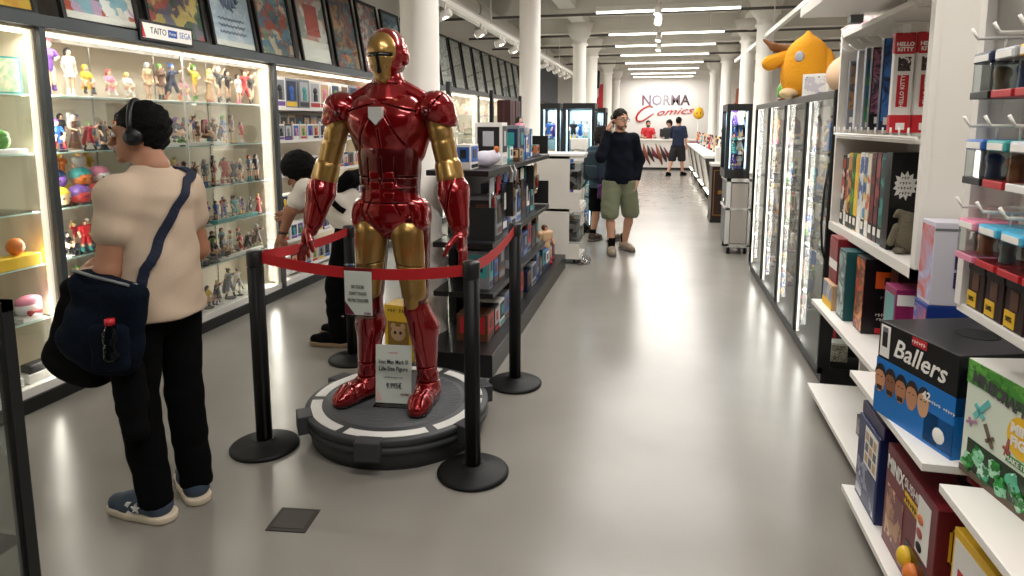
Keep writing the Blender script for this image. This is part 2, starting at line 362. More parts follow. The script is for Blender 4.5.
# ---- ceiling tube lamps
TUBE = mat('lit_tube', '#fffaf2', .4, emit=5)
for i, y in enumerate(TUBES + [8.2, 6.1, 4.0, 1.6]):
    t = thing('tube_lamp', 'white ceiling tube lamp across the aisle, ' + (['nearest lit one in view', 'second in view', 'third in view', 'fourth in view', 'fifth in view', 'sixth in view', 'seventh in view', 'eighth, before the back wall'][i] if i < 8 else ['above the flight case', 'above the glass display cases', 'above the statue', 'above the nearest floor'][i-8]), 'lamp', (.05, y, 3.3), group='ceiling tube lamps')
    MB().box((-1.06, -.05, .0), (1.06, .05, .07), bev=.01).build('housing', WHITE, t, local=True)
    MB().tube([(-1.05, 0, -.01), (1.05, 0, -.01)], .022, 10).build('tube', TUBE, t, local=True)
    for x in (-.8, .8): MB().tube([(x, 0, .07), (x, 0, ZC-3.3)], .008, 6).build('hanger', WHITE, t, local=True)
ROD = mat('iron_rod', '#5e5a55', .6)
for i, y in enumerate((10.7, 13.2, 15.1, 17.1, 19.3)):
    tag(MB().tube([(XL, y, 3.33), (XR, y, 3.33)], .022, 8).build('tie_rod', ROD), ['nearest', 'second nearest', 'third nearest', 'fourth nearest', 'farthest'][i]+' dark iron tie rod crossing under the ceiling', 'rod', 'iron tie rods')
def spotlamp(p, aim, label, group, sc=1):
    t = thing('spotlight', label, 'lamp', p, group=group)
    d = (Vector(aim)-Vector(p)).normalized(); a = Vector((0, 0, -.11*sc)); 
    MB().tube([(0, 0, ZC-p[2] if group == 'mid-aisle spotlights' else 0), a], .012, 8).build('stem', WHITE, t, local=True)
    MB().tube([a-d*.07*sc, a+d*.07*sc], [.04*sc, .05*sc], 14).build('head', WHITE, t, local=True)
    MB().tube([a+d*.0705*sc, a+d*.074*sc], .042*sc, 14).build('lens', TUBE, t, local=True)
for i, y in enumerate((9.6, 10.5, 12.6, 14.2, 7.3)):
    spotlamp((-.07, y, 3.32), (-.6, y-1, 0), ['small white spotlight hanging mid-aisle before the first tube lamp', 'small white spotlight hanging mid-aisle just behind the first tube lamp', 'small white spotlight hanging mid-aisle at the second tube lamp', 'small white spotlight hanging mid-aisle at the third tube lamp', 'small white spotlight hanging mid-aisle over the white bin display'][i], 'mid-aisle spotlights', 1.15)
t = thing('track_rail', 'long white lighting track hung over the glass cabinets with framed posters', 'lighting track', (-2.2, 2, 2.83))
MB().box((-.03, 0, 0), (.03, 17, .05)).build('rail', WHITE, t, local=True)
MB().box((-.32, 0, .12), (-.12, 17, .17)).build('cable_tray', mat('tray', '#b9b5ae', .5), t, local=True)
for y in range(0, 17, 3): MB().tube([(0, y+.5, .05), (0, y+.5, ZC-2.83)], .007, 6).build('hanger', WHITE, t, local=True)
for i, y in enumerate((2.9, 3.9, 4.9, 6.6, 8.0, 9.0, 9.9, 12.6, 13.3, 14.1, 14.9, 15.8)):  # nearest two and the rail's near end added unseen to brighten the posters
    spotlamp((-2.2, y, 2.83), (-3.6, y+.2, 2.4), 'white track spotlight '+'added-one added-two three four five six seven eight nine ten eleven twelve'.split()[i]+' along the track above the glass cabinets', 'track spotlights')
    if i < 7: spot((-2.15, y, 2.68), (-3.6, y+.2, 2.45), 60, 75)
t = thing('track_rail', 'white lighting track hung over the aisle-side glass cases with the yellow plush', 'lighting track', (1.6, 6.5, 2.95))
MB().box((-.03, 0, 0), (.03, 9, .06)).build('rail', WHITE, t, local=True)
for y in (1, 4, 7): MB().tube([(0, y, .06), (0, y, ZC-2.95)], .007, 6).build('hanger', WHITE, t, local=True)

# ================================================================ LEFT WALL: CABINETS
LED = mat('led_strip', '#fff6e6', .4, emit=4); LED2 = mat('side_led', '#fff1dc', .4, emit=.8); EDGE = mat('glass_edge', '#b5d2c8', .25); CARC = mat('lit_panel', '#e6dac5', .55)
XF = -3.38; SZ = [1.765, 1.435, 1.105, .80, .485]
def cabinet(y0, y1, label, open_=False, power=16, zs=SZ, doors=2):
    t = thing('display_cabinet', label, 'cabinet', (XF, (y0+y1)/2, 0), group='lit cabinets along the poster wall')
    xb = XL+.02
    MB().box((xb, y0, .1), (xb+.02, y1, 2.14)).build('back_panel', CARC, t)
    for y in (y0, y1-.025): MB().box((xb+.02, y, .1), (XF-.05, y+.025, 2.14)).build('side_panel', CARC, t)
    MB().box((xb, y0, 2.12), (XF-.04, y1, 2.2)).build('top_panel', CARC, t)
    MB().box((xb, y0, .08), (XF-.02, y1, .13)).build('deck', SHELFW, t)
    MB().box((XF-.03, y0, 2.135), (XF+.015, y1, 2.205), bev=.003).build('fascia', CHAR, t)
    MB().box((XF-.03, y0-.02, .08), (XF+.006, y0+.018, 2.135), bev=.002).build('stile', CHAR, t)
    MB().box((xb, y0, 0), (XF, y1, .08)).build('plinth', BLACK, t)
    for s in (y0+.03, y1-.05): MB().box((XF-.07, s, .13), (XF-.045, s+.02, 2.12)).build('side_light_strip', LED2 if not open_ else ALU, t)
    MB().box((XF-.1, y0+.05, 2.1), (XF-.07, y1-.05, 2.115)).build('light_strip', LED, t)
    area('cabinet_light', (XF-.12, (y0+y1)/2, 2.09), .05, y1-y0-.15, power*.5, rot=(0, math.radians(-14), 0), col=(1, .93, .83))
    for s in (-1, 1):
        yy = y0+.06 if s < 0 else y1-.06
        area('cabinet_light', (XF-.08, yy, 1.1), .07, 1.9, power*.55, rot=(-PI/2, 0, 0) if s > 0 else (PI/2, 0, 0), col=(1, .93, .83))
    for z in zs:
        if open_: MB().box((xb+.02, y0+.025, z-.025), (XF-.03, y1-.025, z)).build('shelf', SHELFW, t)
        else:
            gs = MB().box((xb+.03, y0+.03, z-.009), (XF-.072, y1-.03, z)).build('glass_shelf', GEDGE, t)
            MB().box((XF-.072, y0+.03, z-.009), (XF-.07, y1-.03, z)).build('polished_edge', EDGE, gs)
    if not open_:
        n = doors
        for i in range(n):
            a = y0+.03+(y1-y0-.06)/n*i; bb = y0+.03+(y1-y0-.06)/n*(i+1)
            d = MB().box((XF-.03-.008*i, a, .13), (XF-.024-.008*i, bb, 2.12)).build('glass_door', DOORG, t)
            MB().box((XF-.034-.008*i, a, .13), (XF-.02-.008*i, a+.008, 2.12)).build('edge_profile', ALU, d)
        for yy in (y0+.57, y0+1.13, y0+1.7): MB().box((xb+.2, yy-.004, .13), (xb+.208, yy+.004, 2.1)).build('shelf_support', CHROME, t)
    return t
cabinet(.8, 3.06, 'nearest lit glass cabinet, almost empty, beside the man in the beige shirt', power=14)
cabinet(3.06, 5.33, 'long lit glass cabinet full of figurines that the man in the beige shirt looks at', power=18)
BZ = [1.755, 1.45, 1.13, .79, .5, .2]
cabinet(5.33, 7.6, 'lit cabinet with open white shelves of boxed toys beside the bending person', True, power=15, zs=BZ)
for i, nm in enumerate(('behind the statue shoulder, with figurines', 'next but one beyond the boxed toys, with figurines', 'just before the round white column', 'behind the round white column', 'last in the row')):
    y0 = 7.6+2.27*i; cabinet(y0, y0+2.27, 'bright lit glass cabinet '+nm, power=30, doors=1)
# sign clipped to the cabinet top
t = thing('brand_sign', 'small white strip sign with three brand names clipped to the cabinet fascia', 'sign', (XF+.03, 3.99, 2.215))
MB().box((-.008, -.25, -.062), (.0055, .25, .07)).build('back_board', BLACK, t, local=True)
MB().box((.0055, -.232, -.045), (.008, .232, .052)).build('front_board', PAPER, t, local=True)
text('TAITO', .06, INK, t, face(.0085, -.09, .005, '+x'), sx=.85); text('SEGA', .06, BLUEI, t, face(.0085, .165, .005, '+x'), sx=.8)
MB().box((.008, .0, -.02), (.0095, .085, .03)).build('blue_patch', BLUEI, t, local=True); text('Furyu', .028, PAPER, t, face(.0098, .042, .005, '+x'))
MB().prism([(-.235, .052), (-.235, -.042), (-.205, -.042)], 0, .008, .0095).build('red_corner', RED, t, local=True)
# framed posters
PC = [('#f2c53d', '#f6df8a', '#e9a92b', '#fff3c8'), ('#c9a9c8', '#f2f0ee', '#8fb9c9', '#c4553d', '#ece6da', '#56606e'), ('#6d6a82', '#b4504a', '#3d5a4a', '#c9b26a', '#5b4a66'),
      ('#a9c1da', '#c3d3e4', '#b4c8dc', '#dfe7ef', '#9db4cc'), ('#4a7f9b', '#a8483c', '#6f8b76', '#c7b39a', '#37596b'), ('#c8b0a8', '#e9e4dc', '#f0ede8', '#a9b3aa', '#d9a49c'), ('#37546a', '#a3462e', '#b98a5c', '#5e7a84', '#7c3a34'),
      ('#8d8390', '#b6585a', '#c9bdb8', '#5f6472', '#a08a8a'), ('#5a7c98', '#93a9bb', '#3c5872', '#b9c4cc'), ('#3b4a58', '#6d7c88', '#22303c'), ('#8c9299', '#d8d6d2', '#b9b4b0', '#e7e4df')]  # last palette: pale grey glare painted into the far prints
PN = ['yellow', 'pink and pale blue crowded', 'dusky purple and red', 'pale blue with a dark figure', 'busy blue and rust', 'red and white with blank lower margin', 'dark teal and rust', 'pinkish grey', 'blue', 'dark slate']
PY = [(2.5, 3.1), (3.31, 3.86), (3.99, 4.55), (4.67, 5.2), (5.3, 5.83), (6.0, 6.57), (6.72, 7.27), (7.43, 7.97), (8.15, 8.7), (8.86, 9.4)]+[(9.57+.71*i, 10.13+.71*i) for i in range(13)]
for i, (a, bb) in enumerate(PY):
    cols = PC[min(i, 10)]
    if i > 10: cols = PC[10][i % 3:]+PC[10][:i % 3]
    lab = 'framed '+PN[i]+' poster leaning above the glass cabinets' if i < 10 else 'framed poster with pale glare painted in, '+'first second third fourth fifth sixth seventh eighth ninth tenth eleventh twelfth last'.split()[i-10]+' beyond the dark slate one above the cabinets'
    t = thing('framed_poster', lab, 'poster', (XF-.1, (a+bb)/2, 2.2), group='framed posters above the cabinets')
    w = (bb-a)/2+.025; hh = .86; T = Matrix.Rotation(math.radians(-9), 4, 'Y')
    f = MB()
    for q in (((0, -w, 0), (.025, w, .03)), ((0, -w, hh), (.025, w, hh+.03)), ((0, -w, .03), (.025, -w+.026, hh)), ((0, w-.026, .03), (.025, w, hh))): f.box(*q)
    f.box((-.006, -w, 0), (0, w, hh+.03)); f.build('frame', BLACK, t, local=True).matrix_local = T
    pm = art('poster_print_%d' % i, list(cols), [9, 10, 12, 7, 16, 7, 16, 15, 8, 8][i] if i < 10 else 6, kind='n' if i in (3, 8, 9) or i > 9 else 'v', dist=2.5, seed=i, rough=.25)
    MB().box((.003, -w+.026, .03), (.008, w-.026, hh)).build('print', pm, t, local=True).matrix_local = T
    if i in (1, 5, 3):
        z1 = {1: .05, 5: .22, 3: .05}[i]; MB().box((.008, -w+.028, .03), (.009, w-.028, .03+z1)).build('print_margin', PAPER, t, local=True).matrix_local = T
    if i == 3:
        mb = MB(); Rr = random.Random(2)
        for k in range(16): a = k*.39; mb.tube([(.009, .1*math.cos(a)*Rr.uniform(.1, .5), .56+.16*math.sin(a)*Rr.uniform(.1, .5)), (.01, .15*math.cos(a), .56+.2*math.sin(a)), (.009, .2*math.cos(a+.3)*Rr.uniform(.6, 1), .56+.25*math.sin(a+.3)*Rr.uniform(.6, 1))], [.006, .022, .004], 5)
        mb.build('printed_figure', mat('poster_ink', '#56677e', .4), t, local=True).matrix_local = T
        for k in range(3): MB().tube([(.009, -.17+.34*q/24, .26-.055*k+.012*math.sin(q*1.9+k)) for q in range(25)], .006, 4).build('script_line', mat('poster_ink', '#56677e', .4), t, local=True).matrix_local = T
    if i in (2, 5):
        MB().box((.0085, -.12, .3), (.0105, .14, .62) if i == 5 else (.0105, -.11, .3)).build('printed_panel', mat('poster_red', '#b8443c', .4), t, local=True).matrix_local = T if i == 5 else T
    MB().box((.014, -w+.02, .02), (.018, w-.02, hh+.01)).build('glazing', DOORG, t, local=True).matrix_local = T
# ================================================================ FIGURINES
def fig_ops(p):
    """skin, hair, outfit, boots, stand of a small standing figurine 1 unit high, in pose p"""
    hz, sz, hd = .5, .78, .905; sk = []; ou = []; bo = []
    hp = [(-.055, 0, hz), (.055, 0, hz)]
    kn = {0: [(-.06, -.01, .27), (.06, -.01, .27)], 1: [(-.05, 0, .27), (.05, 0, .27)], 2: [(-.05, -.03, .27), (.09, .03, .28)], 3: [(-.1, -.17, .36), (.1, -.15, .34)], 4: [(-.16, -.05, .3), (.15, -.02, .27)], 5: [(-.12, -.02, .25), (.12, -.02, .25)]}[p]
    an = {0: [(-.055, 0, .05), (.055, 0, .05)], 1: [(-.05, 0, .05), (.05, 0, .05)], 2: [(-.04, 0, .05), (.13, .14, .14)], 3: [(-.1, -.1, .13), (.12, -.12, .12)], 4: [(-.24, .02, .05), (.24, 0, .05)], 5: [(-.14, 0, .06), (.14, 0, .06)]}[p]
    if p == 3: hp = [(-.055, .02, .3), (.055, .02, .3)]; hz = .3; sz = .56; hd = .68
    sh = [(-.1, 0, sz), (.1, 0, sz)]
    el = {0: [(-.15, .02, sz-.16), (.15, .02, sz-.16)], 1: [(-.16, 0, sz-.15), (.16, -.03, sz-.15)], 2: [(-.2, 0, sz+.1), (.19, 0, sz-.1)], 3: [(-.16, -.08, sz-.14), (.16, -.08, sz-.14)], 4: [(-.26, -.02, sz-.06), (.22, -.1, sz+.02)], 5: [(-.22, 0, sz-.14), (.22, 0, sz-.14)]}[p]
    wr = {0: [(-.13, -.06, sz-.3), (.13, -.06, sz-.3)], 1: [(-.04, -.13, sz-.2), (.18, -.08, sz-.3)], 2: [(-.12, -.02, sz+.26), (.08, -.1, sz-.14)], 3: [(-.08, -.19, sz-.18), (.1, -.19, sz-.2)], 4: [(-.36, -.1, sz+.04), (.3, -.2, sz+.12)], 5: [(-.23, -.1, sz-.28), (.23, -.1, sz-.28)]}[p]
    th = 1.7 if p == 5 else 1
    sk += [('k', .025), ('e', (0, 0, hd), (.062, .07, .078)), ('c', (0, 0, sz), (0, 0, hd-.05), .028, .026), ('c', (0, 0, sz-.04), (0, 0, hz+.02), .075, .06, .7)]
    for s in (0, 1):
        sk += [('c', hp[s], kn[s], .05*th, .038*th), ('c', kn[s], an[s], .038*th, .022*th), ('c', sh[s], el[s], .032*th, .025*th), ('c', el[s], wr[s], .025*th, .02*th), ('e', wr[s], (.026, .026, .03))]
        m = tuple(np.array(kn[s])*.5+np.array(an[s])*.5); a = an[s]
        bo += [('c', m, a, .038*th, .034*th), ('c', a, (a[0], a[1]-.07, a[2]-.02), .032*th, .026*th)]
    ou += [('k', .03), ('c', (0, 0, sz-.03), (0, 0, hz), .09*min(th, 1.4), .085*min(th, 1.4), .75), ('e', (0, -.045, sz-.08), (.075, .05, .05))]
    for s in (0, 1): ou += [('c', sh[s], tuple(np.array(sh[s])*.4+np.array(el[s])*.6), .046*th, .04*th)]
    if p in (0, 3): ou += [('c', (0, 0, hz+.05), (0, 0, hz-.1), .07, .15, .85), ('p', (0, 0, -1), -(hz-.1))]
    if p == 1: ou += [('c', (0, 0, hz+.05), (0, .02, .12), .08, .2, .8), ('p', (0, 0, -1), -.09)]
    if p == 4: ou += [('c', (0, .08, sz), (-.08, .2, .3), .06, .14, .35), ('c', hp[0], kn[0], .065, .05), ('c', hp[1], kn[1], .065, .05)]
    if p == 5: ou += [('b', (0, 0, sz-.06), (.14, .1, .11), .03), ('e', (-.17, 0, sz), (.08, .08, .07)), ('e', (.17, 0, sz), (.08, .08, .07)), ('c', hp[0], kn[0], .09, .07), ('c', hp[1], kn[1], .09, .07)]
    ha = [('k', .03), ('e', (0, .012, hd+.016), (.08, .086, .083))]
    if p in (0, 3): ha += [('c', (0, .06, hd), (.02, .11, hd-.28), .06, .045, .6)]
    if p == 1: ha += [('c', (-.07, .03, hd), (-.12, .05, hd-.3), .035, .03), ('c', (.07, .03, hd), (.12, .05, hd-.3), .035, .03)]
    if p == 2: ha += [('c', (-.05, .03, hd+.07), (-.1, .05, hd+.15), .03, .012), ('c', (.05, .03, hd+.07), (.1, .05, hd+.15), .03, .012), ('c', (0, .07, hd), (-.1, .16, hd-.2), .05, .02)]
    if p == 4: ha += [('c', (0, .03, hd+.03), (.1, .14, hd+.06), .05, .01), ('c', (-.03, .02, hd+.05), (-.1, .08, hd+.12), .04, .01)]
    ha += [('-b', (0, -.09, hd-.03), (.05, .05, .065), .02)]
    return sk, ha, ou, bo
FM = {}
def figmesh(p):
    """one mesh with five material slots"""
    if p in FM: return FM[p]
    vs_, fs, mi = [], [], []
    n = 0
    for i, ops in enumerate(fig_ops(p)):
        v, q = sdf(ops, .016 if i != 0 else .015, .025); vs_ += v.tolist(); fs += (q+n).tolist(); mi += [i]*len(q); n += len(v)
    k = 20
    for z in (0, .035): vs_ += [(.2*math.cos(2*PI*j/k), .2*math.sin(2*PI*j/k)-.01, z) for j in range(k)]
    fs += [[n+j, n+(j+1) % k, n+k+(j+1) % k, n+k+j] for j in range(k)]+[[n+k+j for j in range(k)], [n+j for j in range(k)][::-1]]; mi += [4]*(k+2)
    me = bpy.data.meshes.new('figurine'); me.from_pydata(vs_, [], fs); me.polygons.foreach_set('use_smooth', [m != 4 for m in mi]); me.polygons.foreach_set('material_index', mi); me.update()
    for _ in range(5): me.materials.append(WHITE)
    FM[p] = me; return me
COLS = {'black': '#1a1a1e', 'white': '#ece9e4', 'red': '#b8252c', 'blue': '#2f62ae', 'yellow': '#e9bf2f', 'green': '#5b9a3e', 'purple': '#6b4596', 'brown': '#5e3a26', 'navy': '#1e2b4c', 'grey': '#80838a', 'pink': '#e08aa6', 'orange': '#dd7a33', 'teal': '#3a9a98', 'blonde': '#e6c877', 'tan': '#c6a27c', 'silver': '#b9bcc2'}
def cm(c): return mat('paint_'+c, COLS[c], .4)
SKIN = mat('figurine_skin', '#eec3a4', .5); SKIN2 = mat('figurine_skin_deep', '#c48d6c', .5)
HC = ['black', 'brown', 'blonde', 'black', 'brown', 'pink', 'red', 'navy', 'purple', 'white', 'green', 'orange', 'silver', 'teal']
OC = ['white', 'black', 'red', 'blue', 'navy', 'purple', 'yellow', 'green', 'brown', 'grey', 'pink', 'orange', 'teal', 'tan']
POSN = ['standing short-skirted', 'long-robed', 'arm-raised', 'crouching', 'striding caped', 'bulky armoured']
used = set()
def figurine(x, y, z, h, p, hair, outf, boots, place, rz, group, base='white', cat='figurine', sk=SKIN):
    lab = '%s %s-haired figurine in %s %s' % (POSN[p], hair, outf, place)
    if p == 5: lab = 'bulky armoured figurine, %s with %s helmet, %s' % (outf, hair, place)
    if lab in used: return None
    used.add(lab)
    o = bpy.data.objects.new('figurine', figmesh(p)); C.objects.link(o); o.location = (x, y, z); o.scale = (h*.88, h*.88, h); o.rotation_euler = (0, 0, rz)
    slots(o, [sk, cm(hair), cm(outf), cm(boots), cm(base)]); return tag(o, lab, cat, group)
def many_figs(n, fx, y0, y1, z, h, place, group, rz, seed, pal=None, rows=1, jx=.04, bases=('white', 'black', 'grey')):
    R = random.Random(seed); k = 0
    for j in range(n):
        y = y0+(y1-y0)*(j+.5)/n+R.uniform(-.012, .012); x = fx+(R.uniform(-jx, jx) if rows == 1 else (jx if j % 2 else -jx)); 
        for _ in range(30):
            hr, ou = R.choice(HC), R.choice(pal or OC)
            p = R.choice([0, 1, 2, 4, 0, 3, 5]) 
            if figurine(x, y, z, h*R.uniform(.82, 1.12)*(1.15 if p == 3 else 1), p, hr, ou, R.choice(OC), place, rz+R.uniform(-.5, .5), group, R.choice(bases)): k += 1; break
    return k
RZ = PI/2   # faces the aisle (+X)
# top shelf of the long cabinet: larger figures whose parts show
def big_fig(y, h, p, hair, outf, boots, extra='', x=-3.56, rz=RZ-.25, base='white'):
    t = thing('large_figurine', '%s large figurine, %s hair, %s outfit%s, on the top glass shelf' % (POSN[p], hair, outf, extra or (', %s boots' % boots)), 'figurine', (x, y, SZ[0]), rz, 'large figurines on the top glass shelf')
    sk, ha, ou, bo = fig_ops(p); r = .014
    for nm, ops, m in (('body', sk, SKIN), ('hair', ha, cm(hair)), ('outfit', ou, cm(outf)), ('boots', bo, cm(boots))):
        key = ('big', p, nm)
        if key in FM: me = FM[key]; o = bpy.data.objects.new(nm, me); C.objects.link(o); o.parent = t
        else: o = sbuild(nm, ops, r, WHITE, t, .025); FM[key] = o.data
        slots(o, [m]); o.scale = (h*.86, h*.86, h)
    MB().lathe([(.2*h, 0), (.2*h, .008)], (0, -.01*h, 0), 24).build('stand', cm(base), t, local=True)
for a in ((3.25, .34, 2, 'pink', 'purple', 'purple'), (3.385, .3, 0, 'black', 'white', 'white'), (3.5, .27, 3, 'yellow', 'yellow', 'black'), (3.68, .25, 3, 'red', 'pink', 'white'), (3.83, .24, 3, 'blonde', 'white', 'white'),
          (4.02, .27, 0, 'silver', 'tan', 'tan'), (4.14, .27, 0, 'green', 'brown', 'black'), (4.26, .28, 4, 'blue', 'navy', 'orange'), (4.37, .24, 3, 'pink', 'pink', 'white'), (4.5, .29, 2, 'green', 'yellow', 'green'),
          (4.68, .28, 1, 'blonde', 'tan', 'pink'), (4.79, .3, 2, 'white', 'black', 'black'), (4.9, .28, 2, 'black', 'black', 'black'), (5.04, .26, 0, 'black', 'white', 'pink'), (5.13, .3, 4, 'brown', 'red', 'black'), (5.22, .28, 2, 'brown', 'black', 'brown')):
    big_fig(*a)
G1 = 'figurines in the long glass cabinet'
many_figs(34, -3.58, 3.14, 5.0, SZ[1], .22, 'on the long cabinet second shelf', G1, RZ, 11, ['white', 'navy', 'red', 'blue', 'black', 'brown', 'grey'], 2, .07)
many_figs(24, -3.58, 3.85, 5.2, SZ[2], .21, 'on the long cabinet third shelf', G1, RZ, 12, ['black', 'brown', 'red', 'white', 'grey', 'navy'], 2, .07)
many_figs(36, -3.58, 3.14, 5.2, SZ[3], .19, 'on the long cabinet fourth shelf', G1, RZ, 13, ['purple', 'teal', 'blue', 'white', 'navy', 'black', 'red'], 2, .07)
many_figs(34, -3.58, 3.14, 5.15, SZ[4], .21, 'on the long cabinet fifth shelf', G1, RZ, 14, ['brown', 'orange', 'teal', 'white', 'red', 'grey', 'black'], 2, .07)
many_figs(14, -3.56, 3.16, 5.2, .132, .18, 'on the long cabinet floor', G1, RZ, 15, ['grey', 'red', 'black', 'green', 'white'], 2, .06)
# round capsule-like toys with yellow top figures (third shelf, beside the man)
def round_toy(y, x, z, r, top, bot, place):
    t = thing('round_toy', 'round %s and %s ball-headed toy %s, %s row' % (top, bot, place, 'upper' if x == -3.58 else 'front' if x > -3.6 else 'back'), 'toy', (x, y, z), RZ, 'round toys on the third glass shelf')
    MB().ball((0, 0, r*.9), (r, r, r*.9), 0, 18).build('head', cm(bot), t, local=True)
    sbuild('cap', [('e', (0, .1*r, r*1.15), (r*1.06, r*1.04, r*.86)), ('-b', (0, -r*.9, r*.7), (r*.7, r*.6, r*.5), .01)], r/9, cm(top), t)
    MB().lathe([(r*.8, 0), (r*.7, r*.25)], (0, 0, 0), 16).ball((-r*.35, -r*.88, r*.85), r*.12).ball((r*.35, -r*.88, r*.85), r*.12).build('base', cm('black'), t, local=True)
for i, (y, x, tp, bt) in enumerate(((3.18, -3.5, 'yellow', 'tan'), (3.2, -3.66, 'orange', 'yellow'), (3.33, -3.5, 'purple', 'red'), (3.47, -3.5, 'red', 'tan'), (3.61, -3.5, 'yellow', 'orange'), (3.72, -3.5, 'green', 'white'), (3.38, -3.66, 'yellow', 'orange'), (3.53, -3.66, 'orange', 'red'), (3.66, -3.66, 'red', 'white'), (3.24, -3.58, 'navy', 'purple'), (3.42, -3.58, 'teal', 'orange'), (3.56, -3.58, 'pink', 'white'))):
    round_toy(y, x, SZ[2]+(.1 if x == -3.58 else 0), .062, tp, bt, 'on the third glass shelf')
for k, (y, x) in enumerate(((3.3, -3.7), (3.42, -3.72), (3.52, -3.69), (3.62, -3.72))):
    figurine(x, y, SZ[2]+.08, .24, [5, 2, 5, 2][k], 'yellow', ['yellow', 'orange', 'white', 'yellow'][k], 'red', 'behind the round toys', RZ, G1, 'yellow')
figurine(-3.5, 4.42, .132, .24, 3, 'brown', 'yellow', 'brown', 'on the long cabinet floor by the rail', RZ, G1, 'black')
figurine(-3.52, 4.72, .132, .26, 4, 'brown', 'grey', 'brown', 'on the long cabinet floor by the rail', RZ, G1, 'black')
# shallow risers and price strips on shelves
for i, (a, bb, z, c) in enumerate(((4.5, 5.1, SZ[3], 'teal'), (3.95, 4.7, SZ[1], 'white'), (4.55, 5.15, SZ[4], 'white'))):
    o = tag(MB().box((-3.5, a, z), (-3.47, bb, z+.028), bev=.002).build('shelf_riser', cm(c)), c+' strip standing along the front of the '+['fourth', 'second', 'fifth'][i]+' glass shelf', 'strip')
# items in the nearest cabinet
t = thing('picture_card', 'small pastel landscape card standing high in the nearest glass cabinet', 'card', (-3.5, 2.87, 1.765), -.2)
MB().box((0, -.12, 0), (.012, .12, .2)).build('frame', cm('teal'), t, local=True); MB().box((.012, -.11, .01), (.014, .11, .19)).build('picture', art('pastel', ['#8fb8d0', '#e8e2c2', '#9cc7a0', '#d9c4d6'], 12, kind='n'), t, local=True)
for i, (y, z, lab, c) in enumerate(((2.84, SZ[1], 'small green-topped toy on white base', 'green'), (2.86, SZ[3], 'orange and yellow boxed toy with small figure', 'orange'), (2.9, SZ[4], 'white toy with pink top and red bow', 'pink'))):
    t = thing('small_toy', lab+' in the nearest glass cabinet', 'toy', (-3.5, y, z), RZ)
    MB().box((-.13 if i != 2 else -.06, -.05, 0), (.13 if i != 2 else .06, .05, .03 if i != 1 else .07), bev=.006).build('base', cm('white' if i != 1 else 'yellow'), t, local=True)
    mb = MB().ball((.02, 0, .075 if i != 1 else .12), (.045 if i < 2 else .08, .045, .05)); mb.build('head', cm(c if i < 2 else 'white'), t, local=True)
    if i == 2: MB().ball((.02, 0, .11), (.078, .046, .035)).build('cap', cm('pink'), t, local=True); MB().tube([(-.02, -.05, .05), (.015, -.052, .055), (.05, -.05, .05)], [.018, .006, .018], 8).build('bow', cm('red'), t, local=True)
    if i == 0: MB().ball((.02, 0, .105), (.04, .04, .03)).build('cap', cm('green'), t, local=True)
for i, (y, x) in enumerate(((2.72, -3.5), (2.93, -3.5), (2.5, -3.6))):
    t = thing('model_set', ['grey and white model kit', 'white boxed model with small black machine', 'pale green boxed model'][i]+' on the floor of the nearest cabinet', 'box', (x, y, .132), RZ)
    MB().box((-.09, -.05, 0), (.09, .05, .05), bev=.004).build('carton', cm(['white', 'white', 'teal'][i]), t, local=True)
    MB().box((-.07, -.04, .05), (.06, .04, .1), bev=.012).tube([(-.07, -.03, .06), (.08, -.03, .06)], .012, 8).build('machine', cm(['grey', 'black', 'grey'][i]), t, local=True)
# further bright cabinets
for b_ in range(5):
    y0 = 7.6+2.27*b_; nm = ['behind the statue', 'beyond that', 'before the column', 'beyond the column', 'ending the row'][b_]
    for s in ((0, 1, 2) if b_ < 2 else (0, 1)):
        many_figs(6 if b_ < 2 else 3, -3.58, y0+.15, y0+2.1, SZ[s], .24 if s < 1 else .2, 'on shelf %s, bright cabinet %s' % (['one', 'two', 'three', 'four'][s], nm), 'figurines in the bright far cabinets', RZ, 40+b_*5+s, ['white', 'pink', 'tan', 'grey', 'blue', 'silver', 'black'])

# ================================================================ BOXED TOYS
def boxmesh(w, d, h, key):
    """window carton: carton, window, picture inside, label"""
    if ('bx', key) in FM: return FM[('bx', key)]
    mb = MB().box((-w/2, -d/2, 0), (w/2, d/2, h), 0, bev=min(w, d)*.02)
    mb.box((-w*.38, -d/2-.0015, h*.24), (w*.38, -d/2, h*.9), 1); mb.ball((0, -d/2, h*.62), (w*.2, d*.08, h*.13), 2, 12); mb.box((-w*.14, -d/2-.01, h*.26), (w*.14, -d/2, h*.5), 3, bev=.002)
    mb.box((-w*.42, -d/2-.002, h*.05), (w*.42, -d/2, h*.2), 4)
    bmesh.ops.recalc_face_normals(mb.bm, faces=mb.bm.faces)
    me = bpy.data.meshes.new('toy_box'); mb.bm.to_mesh(me); mb.bm.free()
    for _ in range(5): me.materials.append(WHITE)
    FM[('bx', key)] = me; return me
WIN = mat('carton_window', '#3a3f47', .15)
def toybox(x, y, z, dims, key, carton, win, head, place, rz, group, cat='box', name='toy_box', lb=None):
    lab = '%s carton, %s window, %s toy, %s' % (carton, win, head, place)
    if lab in used: return None
    used.add(lab)
    o = bpy.data.objects.new(name, boxmesh(*dims, key)); C.objects.link(o); o.location = (x, y, z); o.rotation_euler = (0, 0, rz)
    slots(o, [cm(carton), cm(win), cm(head), cm(head if head != win else 'white'), cm(lb or ('red' if carton != 'red' else 'white'))]); return tag(o, lab, cat, group)
